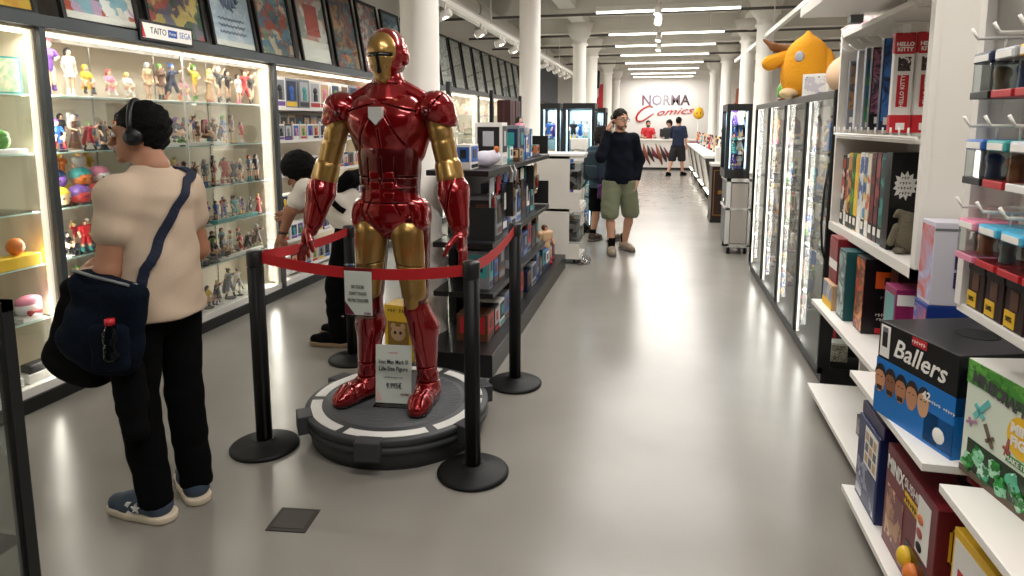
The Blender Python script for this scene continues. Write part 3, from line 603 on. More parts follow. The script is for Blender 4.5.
def many_boxes(fx, y0, y1, z, dims, key, place, group, rz, seed, cart, wins, gap=.012):
    R = random.Random(seed); y = y0
    while y+dims[0] < y1:
        for _ in range(30):
            c, w, hd = R.choice(cart), R.choice(wins), R.choice(OC)
            if c != w and hd != w and toybox(fx+R.uniform(-.008, .008), y+dims[0]/2, z, dims, key, c, w, hd, place, rz+R.uniform(-.05, .05), group, lb=R.choice(['red', 'blue', 'black', 'yellow', 'white', 'purple'])): break
        y += dims[0]+gap
GB = 'boxed toys on the open white shelves'
CT = ['white', 'white', 'white', 'grey', 'black', 'white', 'silver', 'silver', 'purple']
many_boxes(-3.52, 5.4, 7.55, BZ[0], (.2, .14, .28), 'L', 'on the top open shelf', GB, RZ, 1, ['white', 'white', 'silver', 'white', 'red', 'silver', 'grey', 'blue'], ['grey', 'silver', 'grey', 'tan', 'silver', 'brown', 'navy'])
many_boxes(-3.47, 5.4, 7.55, BZ[1], (.115, .09, .15), 'S', 'front row, second open shelf', GB, RZ, 2, CT, ['grey', 'navy', 'silver', 'blue', 'tan', 'black'])
many_boxes(-3.66, 5.45, 7.5, BZ[1]+.0, (.13, .1, .24), 'M', 'back row, second open shelf', GB, RZ, 3, ['brown', 'tan', 'black', 'grey', 'white'], ['grey', 'navy', 'brown', 'tan', 'black'])
for s in (2, 3, 4):
    many_boxes(-3.47, 5.4, 7.5, BZ[s], (.115, .09, .15), 'S', 'front row, %s open shelf' % ['third', 'fourth', 'fifth'][s-2], GB, RZ, 4+s, CT, ['grey', 'navy', 'silver', 'purple', 'tan', 'black'])
many_boxes(-3.47, 5.4, 6.9, BZ[5], (.115, .09, .15), 'S', 'on the lowest open white shelf', GB, RZ, 19, CT, ['grey', 'navy', 'silver', 'purple', 'tan', 'black'])
# ================================================================ PACKAGES WITH PRINTED FACES
def onface(s, d, f, u0, u1, v0, v1, t=.0015, off=0):
    """box corners of a thin patch on face f of a carton w,d,h (u to the reader's right, v up)"""
    w, dd, h = d
    if f == 'f': return (-w/2+u0*w, -dd/2-off-t, v0*h), (-w/2+u1*w, -dd/2-off, v1*h)
    if f == 'r': return (w/2+off, -dd/2+u0*dd, v0*h), (w/2+off+t, -dd/2+u1*dd, v1*h)
    if f == 'l': return (-w/2-off-t, dd/2-u1*dd, v0*h), (-w/2-off, dd/2-u0*dd, v1*h)
    if f == 't': return (-w/2+u0*w, -dd/2+v0*dd, h+off), (-w/2+u1*w, -dd/2+v1*dd, h+off+t)
def txM(d, f, u, v, roll=0, off=.003):
    w, dd, h = d
    if f == 'f': return face(-w/2+u*w, -dd/2-off, v*h, '-y', roll)
    if f == 'r': return face(w/2+off, -dd/2+u*dd, v*h, '+x', roll)
    if f == 'l': return face(-w/2-off, dd/2-u*dd, v*h, '-x', roll)
    if f == 't': return face(-w/2+u*w, -dd/2+v*dd, h+off, '+z', roll)
def package(name, label, cat, group, loc, dims, rotz, col, parts=(), rx=0):
    t = thing(name, label, cat, loc, rotz, group)
    if rx: t.rotation_euler[0] = rx
    w, d, h = dims
    MB().box((-w/2, -d/2, 0), (w/2, d/2, h), bev=.003).build('carton', col if not isinstance(col, str) else cm(col), t, local=True)
    for p in parts:
        if p[0] == 'text':
            _, f, s, size, u, v, m = p[:7]; kw = p[7] if len(p) > 7 else {}
            text(s, size, m, t, txM(dims, f, u, v, kw.get('roll', 0)), shear=kw.get('shear', 0), bold=kw.get('bold', 0), sx=kw.get('sx', 1), align=kw.get('align', 'CENTER'), fit=kw.get('fit', 0))
        elif p[0] == 'oval':
            _, f, u, v, ru, rv, m, nm = p; M = txM(dims, f, u, v, off=.001); mb = MB()
            mb.lathe([(1, 0), (1, .0012)], seg=28); o = mb.build(nm, m, t, local=True); o.matrix_local = M @ Matrix.Diagonal((ru, rv, 1, 1))
        else:
            nm, f, u0, u1, v0, v1, m = p[:7]; off = p[7] if len(p) > 7 else 0
            MB().box(*onface(None, dims, f, u0, u1, v0, v1, off=off)).build(nm, m, t, local=True)
    return t
RB = -PI/2    # front faces the aisle from the shelves on the +X side
def A(n, cols, sc=14, **k): return art(n, cols, sc, **k)
# ================================================================ RIGHT: WHITE SHELVING
SW = mat('shelf_white', '#e7e3dc', .5)
G = 'white shop shelf units beside the aisle'
XB = 1.38
t = thing('shelf_unit', 'white shelf unit with overhanging canopy, hung packs above and game boxes below', 'shelf unit', (1.1, 3.4, 0), group=G)
MB().box((XB, 2.81, 0), (XB+.02, 4.15, 2.3)).build('back_panel', SW, t)
MB().box((1.0, 2.805, 1.0), (XB, 2.835, 2.1)).box((.995, 2.8, .985), (1.02, 2.845, 2.1)).build('side_panel', SW, t)
MB().box((1.0, 4.12, 1.0), (XB, 4.14, 2.1)).build('side_panel', SW, t)
MB().box((1.15, 2.80, .0), (XB, 2.83, 1.0)).build('side_panel', SW, t)
MB().box((1.16, 3.93, .0), (XB, 3.95, .6)).build('side_panel', SW, t)
MB().box((1.0, 2.835, 1.0), (XB, 4.12, 1.022)).box((.995, 2.8, .985), (1.015, 4.14, 1.03)).build('shelf', SW, t)
MB().box((1.0, 2.835, 1.52), (XB, 4.12, 1.535)).build('shelf', SW, t)
MB().box((1.0, 2.82, 2.085), (XB, 4.14, 2.11)).build('top_panel', SW, t)
MB().box((.885, 2.83, .575), (1.36, 3.95, .6), bev=.002).build('shelf', SHELFW, t)
MB().box((.885, 2.83, .075), (1.36, 3.93, .1), bev=.002).build('shelf', SHELFW, t)
MB().box((.97, 2.83, 0), (XB, 3.93, .075)).build('plinth', mat('plinth_grey', '#6a655f', .6), t)
MB().box((.70, 2.81, 2.15), (1.4, 3.76, 2.2), bev=.002).build('canopy', SW, t)
for y in (3.7, 3.0): MB().box((.93, y, 2.11), (.99, y+.06, 2.15)).build('canopy_bracket', GREY, t)
for y, z in ((4.03, 2.0), (3.86, 1.99), (3.7, 2.0), (3.58, 2.0), (3.42, 2.0), (3.25, 2.04), (3.02, 2.07), (3.8, 1.5), (3.45, 1.5), (3.1, 1.5)):
    if z > 1.6: MB().tube([(XB, y, z), (1.0, y, z), (.97, y, z+.03)], .004, 6).build('hook', CHROME if False else WHITE, t)
rail = MB()
rail.tube([(.985, 2.86, 1.545), (.985, 4.1, 1.545)], .006, 8)
for k in range(12): y = 2.95+k*.105; rail.tube([(.985, y, 1.545), (.985, y, 1.585)], .004, 6)
rail.build('wire_fence', WHITE, t)
t = thing('shelf_unit', 'white shelf unit carrying the large black and blue box and the maroon box', 'shelf unit', (1.1, 2.4, 0), group=G)
MB().box((XB, 2.04, 0), (XB+.02, 2.805, 2.3)).build('back_panel', SW, t)
MB().box((.79, 2.04, .575), (XB, 2.80, .6), bev=.002).build('shelf', SHELFW, t)
MB().box((.79, 2.04, .075), (XB, 2.80, .1), bev=.002).build('shelf', SHELFW, t)
MB().box((.9, 2.04, 0), (XB, 2.8, .075)).build('plinth', mat('plinth_grey', '#6a655f', .6), t)
t = thing('shelf_unit', 'white shelf unit with pegs of small hanging boxes, nearest the camera side', 'shelf unit', (1.1, 1.5, 0), group=G)
MB().box((XB, .7, 0), (XB+.02, 2.04, 2.3)).build('back_panel', mat('peg_grey', '#a8a39c', .6), t)
MB().box((.85, 2.035, 1.09), (XB, 2.06, 2.4)).box((.845, 2.03, 1.09), (.868, 2.065, 2.4)).build('side_panel', SW, t)
MB().box((.955, 2.0, 1.1), (.975, 2.035, 2.4)).build('slotted_upright', WHITE, t)
MB().box((.85, .7, 1.07), (XB, 2.06, 1.095), bev=.002).build('shelf', SHELFW, t)
MB().box((.795, .7, .575), (XB, 1.93, .6), bev=.002).build('shelf', SHELFW, t)
MB().box((.795, .7, .075), (XB, 2.02, .1), bev=.002).build('shelf', SHELFW, t)
MB().box((.9, .7, 0), (XB, 2.02, .075)).build('plinth', mat('plinth_grey', '#6a655f', .6), t)
ptiers = [(1.93, .13), (1.665, .12), (1.44, .12), (1.235, .11)]
for zt, hh in ptiers:
    MB().tube([(XB, 2.0, zt+hh+.03), (XB, 1.3, zt+hh+.03)], .006, 6).build('rail', WHITE, t)
# hanging long packs (upper bay)
def longpack(y, x, w, z0, h, col, label, parts, d=.035): return package('hanging_pack', label, 'pack', 'long packs hanging in the upper bay', (x+w/2, y, z0), (w, d, h), 0, col, [('hang_tab', 'f', .3, .7, .99, 1.08, PAPER)]+parts)
HK = [('red_band', 'f', 0, 1, .79, 1, RED), ('red_band', 'f', 0, 1, 0, .18, RED), ('text', 'f', 'HELLO\nKITTY', .024, .5, .86, PAPER, dict(bold=.001)), ('dark_picture', 'f', .2, .85, .62, .76, A('hk', ['#4a3a3c', '#e8dcd8', '#2a2022'], 40)),
      ('red_panel', 'f', .22, .8, .26, .58, RED), ('text', 'f', 'HELLO KITTY', .024, .5, .42, PAPER, dict(roll=PI/2, bold=.0005)), ('red_band', 'l', 0, 1, .8, 1, RED), ('red_band', 'l', 0, 1, 0, .18, RED), ('white_label', 'f', .3, .75, .03, .1, PAPER, .002)]
longpack(3.36, 1.035, .082, 1.56, .45, 'white', 'white and red hanging pack, whole front showing', HK)
longpack(3.34, 1.125, .082, 1.56, .45, 'white', 'white and red hanging pack partly hidden behind the upright', HK)
longpack(3.5, 1.03, .09, 1.57, .44, 'navy', 'blue hanging pack with swirling blade picture beside the red and white one', [('artwork', 'f', .08, .92, .1, .98, A('lp1', ['#1c3a78', '#3f79c2', '#0f1c3c', '#d08a4a'], 9, kind='n')), ('label', 'f', .2, .7, .06, .14, PAPER, .002)])
longpack(3.66, 1.03, .12, 1.57, .41, 'black', 'dark hanging pack with pink and purple sword picture', [('artwork', 'f', .05, .95, .2, .98, A('lp2', ['#7c3550', '#2a2533', '#c07f9a', '#1b1c26', '#b9a9c0'], 7, kind='n', dist=3)), ('label', 'f', .2, .4, .08, .16, PAPER, .002), ('label', 'f', .6, .8, .08, .16, PAPER, .002)])
longpack(3.77, 1.03, .08, 1.57, .42, 'grey', 'slim hanging pack with yellow green and blue stripes', [('artwork', 'f', .1, .9, .1, .85, A('lp3', ['#d8c43a', '#4f9a58', '#3570b0', '#2c2c34'], 10, kind='n')), ('label', 'f', .2, .7, .03, .09, PAPER, .002)])
longpack(3.91, 1.03, .12, 1.57, .42, 'silver', 'pale grey hanging pack with dark lettering column', [('pale_panel', 'f', .1, .9, .06, .96, mat('pale', '#cfc9c4', .4)), ('text', 'f', 'SAMURAI SWORD', .03, .6, .4, INK, dict(roll=PI/2)), ('label', 'f', .6, .9, .1, .17, PAPER, .002)])
longpack(4.06, 1.03, .13, 1.57, .38, 'grey', 'tan and yellow hanging pack farthest in the upper bay', [('artwork', 'f', .05, .95, .3, .96, A('lp4', ['#7d7468', '#b78a5a', '#4b5a66', '#c9c2b6'], 9, kind='n')), ('yellow_panel', 'f', .55, .95, .02, .45, GOLDP, .001), ('label', 'f', .1, .4, .1, .18, PAPER, .002)])
# standing game boxes: spines along the middle shelf
SP = [(4.12, 4.04, 'black', 'black and white spine', ['#16161a', '#e6e2da', '#b8432f'], .40), (4.03, 3.98, 'tan', 'cream and red spine', ['#e2d7c0', '#b5423a', '#40342c'], .41), (3.975, 3.90, 'brown', 'red brown and yellow spine', ['#8c2d24', '#d9b43c', '#3b2a44', '#c98b52'], .42),
      (3.895, 3.83, 'green', 'green spine', ['#2f7d3a', '#54a04a', '#1e4c2a'], .42), (3.825, 3.745, 'yellow', 'yellow spine', ['#edc02c', '#f2cf45', '#e9b21e'], .42), (3.74, 3.66, 'white', 'white spine with blue figure', ['#ecebe6', '#cfd6e4', '#3d5aa0'], .43), (3.655, 3.59, 'blue', 'pale blue and yellow spine', ['#5f9ac4', '#e9e4d4', '#e2bc44', '#2a4f90'], .43),
      (3.585, 3.52, 'orange', 'cream spine with orange lettering', ['#e0cfb2', '#c7603a', '#e9dfcb'], .43), (3.515, 3.435, 'red', 'dark red spine with diamond pattern', ['#57161c', '#7c1f26', '#3a1016'], .44), (3.43, 3.355, 'red', 'maroon spine with zigzag pattern', ['#68202a', '#421218', '#a04a48'], .44), (3.35, 3.27, 'teal', 'teal spine with ladder pattern', ['#1f6a66', '#3b8f86', '#0f3a3a'], .44)]
for i, (ya, yb, c, d, cols, h) in enumerate(SP):
    ya, yb = 4.115-(4.12-ya)*.88, 4.115-(4.12-yb)*.88; w = ya-yb
    package('game_box', 'upright game box with '+d+' on the middle shelf', 'game box', 'upright game boxes on the middle shelf', (1.045+.14, (ya+yb)/2, 1.022), (w-.003, .28, h), RB, A('gc%d' % i, cols, 6, rough=.35), [('spine_print', 'f', .04, .96, .22, .95, A('gs%d' % i, cols, 22, rough=.35)), ('dark_foot', 'f', .02, .98, .02, .2, mat('spinefoot', '#1d1c20', .4) if i not in (1, 5, 7) else PAPER), ('price_label', 'f', .2, .8, .08, .17, PAPER, .002)])
bigb = package('game_box', 'large black game box with white splash emblem standing at the end of the middle shelf', 'game box', 'upright game boxes on the middle shelf', (1.2, 3.31, 1.022), (.33, .09, .45), 0, mat('glossy_black', '#0c0c0e', .3))
v = []; R = random.Random(5)
for k in range(26): r = .045 if k % 2 else .058+R.uniform(-.004, .008); v.append((-.105+r*math.cos(k*PI/13)*.85, .3+r*math.sin(k*PI/13)*1.05))
MB().prism(v, 1, -.0475, -.045).build('splash_emblem', PAPER, bigb, local=True)
for k in range(4): text(['THE', 'DARK', 'NIGHT', 'GAME'][k] if k != 2 else 'NIGHT', .02, INK, bigb, face(-.105, -.0485, .335-.023*k, '-y'))
# sack-like plush on the shelf
t = thing('plush_toy', 'grey-brown burlap sack plush with curled tip before the large black box', 'toy', (1.1, 3.2, 1.022), -.2); t.scale = (.78, .78, .78)
BUR = mat('burlap', '#6f6756', .95, bump=.6, bscale=160, var=.15)
sbuild('body', [('k', .03), ('e', (0, 0, .09), (.075, .06, .095)), ('e', (0, 0, .18), (.05, .045, .05)), ('c', (0, 0, .21), (-.05, 0, .235), .03, .016), ('c', (-.05, 0, .235), (-.075, 0, .21), .014, .007)], .007, BUR, t)
sbuild('arm', [('k', .02), ('c', (-.055, -.01, .15), (-.085, -.02, .06), .025, .022)], .006, BUR, t); sbuild('arm', [('k', .02), ('c', (.055, -.01, .15), (.085, -.02, .06), .025, .022)], .006, BUR, t)
for s in (-1, 1): sbuild('foot', [('e', (.04*s, -.03, .02), (.035, .045, .02))], .006, BUR, t)
# ---- boxes on the lower shelf of the far bay (top z .6)
GL = 'boxes on the lower white shelf'
package('toy_carton', 'dark red carton with white label at the far end of the lower shelf', 'box', GL, (1.05, 3.8, .74), (.16, .2, .25), RB, mat('darkred', '#7d1a22', .45), [('white_label', 'f', 0, 1, .3, .5, PAPER), ('red_pattern', 'f', 0, 1, .5, .95, A('drp', ['#8c1f28', '#a8323a', '#6d141c'], 30))])
package('toy_carton', 'brown and blue picture carton with scalloped yellow edge under the dark red carton', 'box', GL, (1.05, 3.8, .6), (.2, .24, .138), RB, 'tan', [('artwork', 'f', .05, .95, .35, .95, A('bbp', ['#a5733c', '#5b7fae', '#d9c9a4', '#7a4a2a'], 9, kind='n')), ('yellow_wave', 'f', 0, 1, 0, .3, GOLDP)])
package('toy_carton', 'upright teal picture box leaning beside the black and orange box', 'box', GL, (1.02, 3.58, .6), (.13, .16, .36), RB, mat('tealdark', '#1d4f52', .4), [('artwork', 'f', .04, .96, .04, .96, A('tlp', ['#2e6f74', '#9fb9b4', '#173c44', '#c7d2c8', '#46878a'], 8, kind='n'))])
package('game_box', 'upright box with flame orange side and black front with small arched doorway picture', 'game box', GL, (1.07, 3.38, .6), (.2, .13, .365), 0, mat('glossy_black', '#0c0c0e', .3),
        [('flame_print', 'l', 0.02, .98, .03, .97, A('flm', ['#c2401c', '#e88a3a', '#3a1510', '#d65a22', '#c9b08a'], 9, kind='n')), ('doorway_picture', 'f', .25, .75, .62, .84, mat('orangeglow', '#d8581e', .4)), ('doorway', 'f', .44, .56, .66, .77, INK, .001), ('red_stripe', 'f', .9, .96, .25, .98, RED), ('text', 'f', 'BATTLE\nCARDS', .022, .48, .24, PAPER), ('red_label', 'f', .3, .68, .02, .09, RED), ('text', 'f', '* *', .03, .5, .5, GREY)])
package('game_box', 'dark board game box lying behind the magenta box', 'game box', GL, (1.2, 3.2, .6), (.28, .1, .34), 0, A('dkgame', ['#14100f', '#3a2a20', '#1c1a1e', '#5a3a24'], 8, kind='n'))
t = package('toy_carton', 'magenta window box showing an orange ball-shaped toy', 'box', GL, (1.11, 3.02, .6), (.24, .14, .31), 0, mat('magenta', '#8e2458', .4), [('character_card', 'l', .1, .9, .1, .9, A('mgc', ['#e9e2e6', '#b0447a', '#5b9a98'], 12)), ('white_flash', 'f', .02, .3, .78, .93, PAPER), ('window', 'f', .25, .95, .05, .75, mat('pinkin', '#a83a72', .2))])
MB().ball((.03, -.075, .09), (.06, .045, .06)).build('orange_ball_toy', mat('goldball', '#d98a28', .3), t, local=True)
MB().box((-.035, -.125, .082), (.095, -.118, .094)).build('black_stripe', INK, t, local=True).matrix_local = Matrix.Rotation(0, 4, 'Y')
package('toy_carton', 'white carton printed with cut-off purple block capitals standing on the blue carton', 'box', GL, (1.15, 2.68, .935), (.32, .12, .31), .0, mat('lilac_white', '#d5d3e0', .4), [('side_art', 'l', .05, .95, .05, .95, A('mys', ['#e9e7f0', '#b8b4d4', '#d86a58', '#5b5aa0'], 7, kind='n')), ('text', 'f', 'M\nBL', .075, .22, .42, mat('purple_ink', '#4b3170', .4), dict(bold=.004, align='LEFT')), ('text', 'f', 'M\nBL', .075, .222, .422, PAPER, dict(bold=0, align='LEFT')), ('grey_strip', 'f', 0, 1, .9, .93, GREY)])
package('toy_carton', 'deep blue carton with pale script lettering under the white carton', 'box', GL, (1.15, 2.68, .6), (.33, .125, .334), .0, mat('deepblue', '#1c3a8a', .4), [('side_art', 'l', .05, .95, .05, .95, A('dsy', ['#d8d8e8', '#c85a58', '#2f54a8', '#e9c8b8'], 7, kind='n')), ('text', 'f', 'Disney', .1, .12, .62, mat('paleblue', '#9fb4dc', .4), dict(shear=.2, align='LEFT')), ('text', 'f', 'EDITION', .04, .2, .2, mat('paleblue', '#9fb4dc', .4), dict(align='LEFT'))])
# ---- the big black and blue box
ang = math.atan2(.11, .337); d = (.36, .38, .325)
cx_, cy_ = (.769+.879)/2+d[1]/2*math.cos(ang), (2.416+2.079)/2+d[1]/2*math.sin(ang)
BB = mat('box_blue', '#1273c4', .4); FACE = [mat('f1', '#c98f6a', .5), mat('f2', '#8a5a3e', .5), mat('f3', '#b57c58', .5), mat('f4', '#c08a66', .5), mat('f5', '#d3a27c', .5)]
t = package('toy_carton', 'large black and blue carton with white script title, five pictured players and round lid hole', 'box', GL, (cx_, cy_, .6), d, RB+ang, mat('box_black', '#121214', .35),
            [('blue_panel', 'f', 0, 1, 0, .6, BB), ('blue_panel', 'r', 0, 1, 0, .6, BB), ('text', 'f', 'Ballers', .088, .55, .77, PAPER, dict(bold=.001, shear=.25, roll=-.03, sx=1.0)), ('red_tag', 'f', .45, .63, .9, .985, RED), ('text', 'f', 'ABYSSE', .017, .54, .942, PAPER),
             ('age_label', 'f', .03, .16, .63, .97, PAPER), ('age_mark', 'f', .06, .13, .74, .9, INK, .001), ('age_mark', 'f', .06, .13, .9, .95, GREY, .001), ('window', 'f', .67, 1.0, .03, .33, mat('darkwin', '#0c1017', .1)),
             ('text', 'f', '42', .035, .68, .47, PAPER, dict(bold=.001)), ('text', 'f', 'FOOTBALL STARS', .016, .83, .44, PAPER), ('corner_window', 'r', 0, .4, .42, .97, mat('darkwin', '#0c1017', .1)), ('text', 'r', 'Ballers', .05, .3, .35, PAPER, dict(shear=.15))])
MB().lathe([(.062, .3252), (.062, .3262)], (.0, .02, 0), 36).build('lid_hole', mat('hole_black', '#020202', .9), t, local=True)
for k in range(5):
    u = -.18+.36*(.035+.145*k)+.012; hz = .035+.0; m = FACE[k]; y = -.1912; n = ['first', 'second', 'third', 'fourth', 'fifth'][k]
    mb = MB(); mb.box((u-.027, y, .003), (u+.027, y+.001, .085), 1); mb.lathe([(1, 0), (1, .0012)], (0, 0, 0), 20); o = mb.build('player_portrait', [m, mat('jersey%d' % (k % 3), ['#14407c', '#e8e6e0', '#8c2430'][k % 3], .5)], t, local=True)
    # oval head drawn as its own flat patch
    bm = bmesh.new(); bm.from_mesh(o.data)
    for vv in bm.verts:
        if vv.co.z < .0013 and abs(vv.co.y-y) > .002 or abs(vv.co.x) > .5: a, b2, c2 = vv.co; vv.co = (u+a*.025, y-.0005-c2, .123+b2*.046)
    bm.to_mesh(o.data); bm.free()
    MB().prism([(u+.027*math.cos(q*PI/10), .135+.042*math.sin(q*PI/10)) for q in range(11)]+[(u-.02, .147), (u-.008, .155), (u+.01, .154), (u+.02, .146)], 1, y-.0022, y-.0008).build('player_hair', [INK, mat('hair_br', '#2c1a10', .6)][k % 2], t, local=True)
    for s in (-1, 1): MB().box((u+s*.009-.005, y-.0024, .131), (u+s*.009+.004, y-.001, .134)).build('player_brow', INK, t, local=True)
    if k in (0, 1, 2): MB().box((u-.013, y-.0024, .084), (u+.013, y-.001, .1)).build('player_beard', mat('hair_br', '#2c1a10', .6), t, local=True)
MB().ball((.125, -.178, .05), (.035, .02, .035)).build('boxed_toy_head', PAPER, t, local=True); MB().ball((.145, -.165, .08), (.03, .02, .035)).build('boxed_toy_helmet', BB, t, local=True)
# ---- green and white carton with green packs
ang2 = math.atan2(.043, .243); d = (.26, .26, .335); gc = mat('box_mint', '#dfe9d8', .4)
ex, ey = math.cos(ang2), math.sin(ang2)
c0 = Vector((.886, 2.035)); dirn = Vector((math.sin(ang2), -math.cos(ang2))); ctr = c0+dirn*.13+Vector((ex, ey))*.13
t = package('toy_carton', 'pale green carton with blocky stone lettering and green foil packs behind its window', 'box', GL, (ctr.x, ctr.y, .6), d, RB+ang2, gc,
            [('green_band', 'f', 0, 1, .8, 1, A('mcg', ['#4f9a3c', '#6bb34c', '#3f7f34'], 40)), ('text', 'f', 'MINECRAFT', .046, .5, .84, mat('stone', '#4b4b4b', .6), dict(bold=.002, roll=-.1, sx=.85)), ('oval', 'f', .86, .6, .05, .055, GOLDP, 'yellow_burst'), ('text', 'f', 'MINI\nFIGS', .036, .86, .6, PAPER, dict(bold=.0015)),
             ('window', 'f', .1, 1.0, .06, .33, mat('pack_dark', '#21361f', .2)), ('green_label', 'f', .68, .96, .36, .42, mat('grn', '#3f8f3f', .5)), ('text', 'f', 'MAKE IT', .02, .82, .39, PAPER), ('brown_base', 'f', 0, 1, 0, .055, mat('umber', '#6b5a4c', .6)), ('lid_white', 't', 0, 1, 0, 1, PAPER), ('grey_tear_strip', 't', .5, 1, .25, .6, mat('darkgrey', '#3c3c3e', .5))])
for k in range(7): sbuild('foil_pack', [('b', (-.095+.034*k+(.006 if k % 2 else 0), -.131, .04+.034*(k % 2)), (.021, .005, .025), .004, rotm(0, .5-.2*k, 0))], .004, A('foil%d' % (k % 3), [['#1f7a2c', '#3fa846', '#124a1c', '#a9d9b8'], ['#2f9a44', '#8fcfa8', '#1d6a30', '#1d6a30'], ['#5fb894', '#c4e8d4', '#2a7a46', '#2a7a46']][k % 3], 34, rough=.15), t, .005, wrinkle(.002, (200, 200, 90), k))
def sword(x, z, m, nm, s=1, r=.7):
    mb = MB(); mb.box((-.006, -.1335, -.03), (.006, -.131, .035)).box((-.018, -.1335, -.012), (.018, -.131, -.002)); o = mb.build(nm, m, t, local=True); o.matrix_local = Matrix.Translation((x, 0, z)) @ Matrix.Rotation(r, 4, 'Y') @ Matrix.Diagonal((s, 1, s, 1))
sword(-.06, .21, mat('aqua', '#6cc4c0', .4), 'printed_sword', 1.3); sword(-.02, .15, mat('umber', '#6b5a4c', .6), 'printed_pickaxe', 1, -.6); sword(.05, .155, mat('cakered', '#a8584c', .5), 'printed_cake', .8, .2); sword(-.095, .16, mat('mauve', '#b58aa8', .5), 'printed_block', .7, 1.2)
package('toy_carton', 'tall white and red carton with pink ball window at the very edge', 'box', GL, (1.06, 1.60, .6), (.22, .26, .33), RB+ang2, 'white', [('red_panel', 'f', .1, 1, .55, .95, RED), ('window', 'f', .25, 1, .1, .5, INK), ('oval', 'f', .6, .3, .06, .055, mat('pinkb', '#e089a8', .3), 'pink_ball'), ('red_badge', 'f', .05, .2, .45, .6, RED, .001), ('red_foot', 'f', 0, 1, 0, .08, RED)])
# ---- maroon carton on the bottom shelf
MRN = mat('maroon', '#6d1420', .4); d = (.43, .36, .37)
t = package('toy_carton', 'large maroon carton with cream lettering, yellow label and toy window on the bottom shelf', 'box', GL, (.835+.18, 2.45-.22, .1), d, RB, MRN,
            [('text', 'f', 'MINIX', .07, .22, .83, PAPER, dict(bold=.002, sx=.8)), ('text', 'f', 'SUSHI', .045, .55, .86, PAPER), ('yellow_label', 'f', .42, .68, .68, .78, GOLDP), ('text', 'f', 'MASTER', .03, .55, .73, INK), ('noodle_picture', 'f', .06, .42, .12, .62, A('ndl', ['#6d1420', '#b8875a', '#d6b088', '#7c2c24', '#a06a44'], 22)),
             ('window_card', 'f', .68, .9, .42, .92, PAPER), ('window', 'f', .5, .98, .03, .38, mat('darkwin', '#0c1017', .1)), ('text', 'r', 'MA', .1, .42, .7, PAPER, dict(bold=.004)), ('badge_line', 'r', .1, .75, .83, .85, GOLDP), ('badge_line', 'r', .1, .75, .55, .57, GOLDP), ('badge_line', 'r', .1, .12, .55, .85, GOLDP), ('text', 'r', 'SUS', .045, .42, .42, PAPER), ('white_panel', 'r', .2, .9, .05, .3, PAPER)])
for k in range(3): MB().ball((.03+.0*k, -.182, 0), (.001, .001, .001)).bm.free()
for k, (x, z) in enumerate(((.105, .27), (.105, .225), (.108, .18))): MB().ball((x, -.1825, z), (.022, .004, .016)).build('printed_figure', [mat('sal', '#d97a4a', .5), mat('cakered', '#a8584c', .5), INK][k], t, local=True)
for k, (x, z, c) in enumerate(((.03, .09, 'yellow'), (.09, .07, 'orange'))):
    MB().ball((x, -.186, z), (.034, .028, .036)).build('ball_toy', cm(c), t, local=True)
MB().ball((.15, -.186, .05), (.04, .026, .035)).build('ball_toy', cm('red'), t, local=True); MB().ball((.13, -.19, .02), (.03, .02, .02)).build('ball_toy', cm('white'), t, local=True)
MB().lathe([(.075, .3702), (.075, .3712)], (.03, .02, 0), 32).build('lid_hole', mat('hole_dark', '#26060a', .6), t, local=True)
MB().ball((.02, .02, .36), (.05, .05, .035)).build('lid_toy', mat('lidred', '#9c1f24', .25), t, local=True)
package('toy_carton', 'navy carton with a grid of small portrait cards beside the maroon carton', 'box', GL, (.98, 2.64, .1), (.25, .3, .34), RB, mat('navyb', '#1b2a5c', .4), [('card_sheet', 'f', .35, .95, .5, .95, PAPER)]+[('portrait', 'f', .4+.18*i, .53+.18*i, .54+.13*j, .64+.13*j, GREY if (i+j) % 2 else cm('tan'), .001) for i in range(3) for j in range(3)]+[('figure_print', 'f', .05, .95, .05, .48, A('nvb', ['#1b2a5c', '#8a8fa8', '#c9ccd8', '#33406e'], 20))])
package('game_box', 'long picture box showing small people lying on the bottom shelf of the farther unit', 'game box', GL, (1.08, 3.1, .1), (.42, .2, .1), RB, mat('darkbrown', '#3a3230', .5), [('picture_strip', 'f', .03, .97, .1, .9, A('ppl', ['#7a6250', '#2f3a4a', '#b59a80', '#1c1e24', '#8a3a34'], 26))])
package('game_box', 'dark purple flat box with pale script lying on the navy carton', 'game box', GL, (1.0, 2.64, .4405), (.26, .32, .05), RB, mat('dpurple', '#2a1f52', .35), [('text', 't', 'legends', .05, .5, .4, cm('silver'), dict(shear=.3))])
package('game_box', 'small dark red box under the middle shelf of the farther unit', 'game box', GL, (1.2, 3.25, .1), (.3, .18, .28), RB, A('smr', ['#4a2328', '#9a6a72', '#2a2226'], 20))
package('toy_carton', 'white and yellow carton with flower pictures on the lowest shelf', 'box', GL, (.99, 1.75, .1), (.4, .26, .37), RB+.05, GOLDP, [('flower_panel', 'f', .03, .97, .03, .93, PAPER), ('flower_panel', 'r', .03, .97, .03, .93, PAPER)]+[('flower', 'f', .1+.2*(k % 4), .17+.2*(k % 4), .25+.3*(k//4), .42+.3*(k//4), [RED, cm('green'), cm('pink'), cm('brown')][k % 4], .001) for k in range(8)])
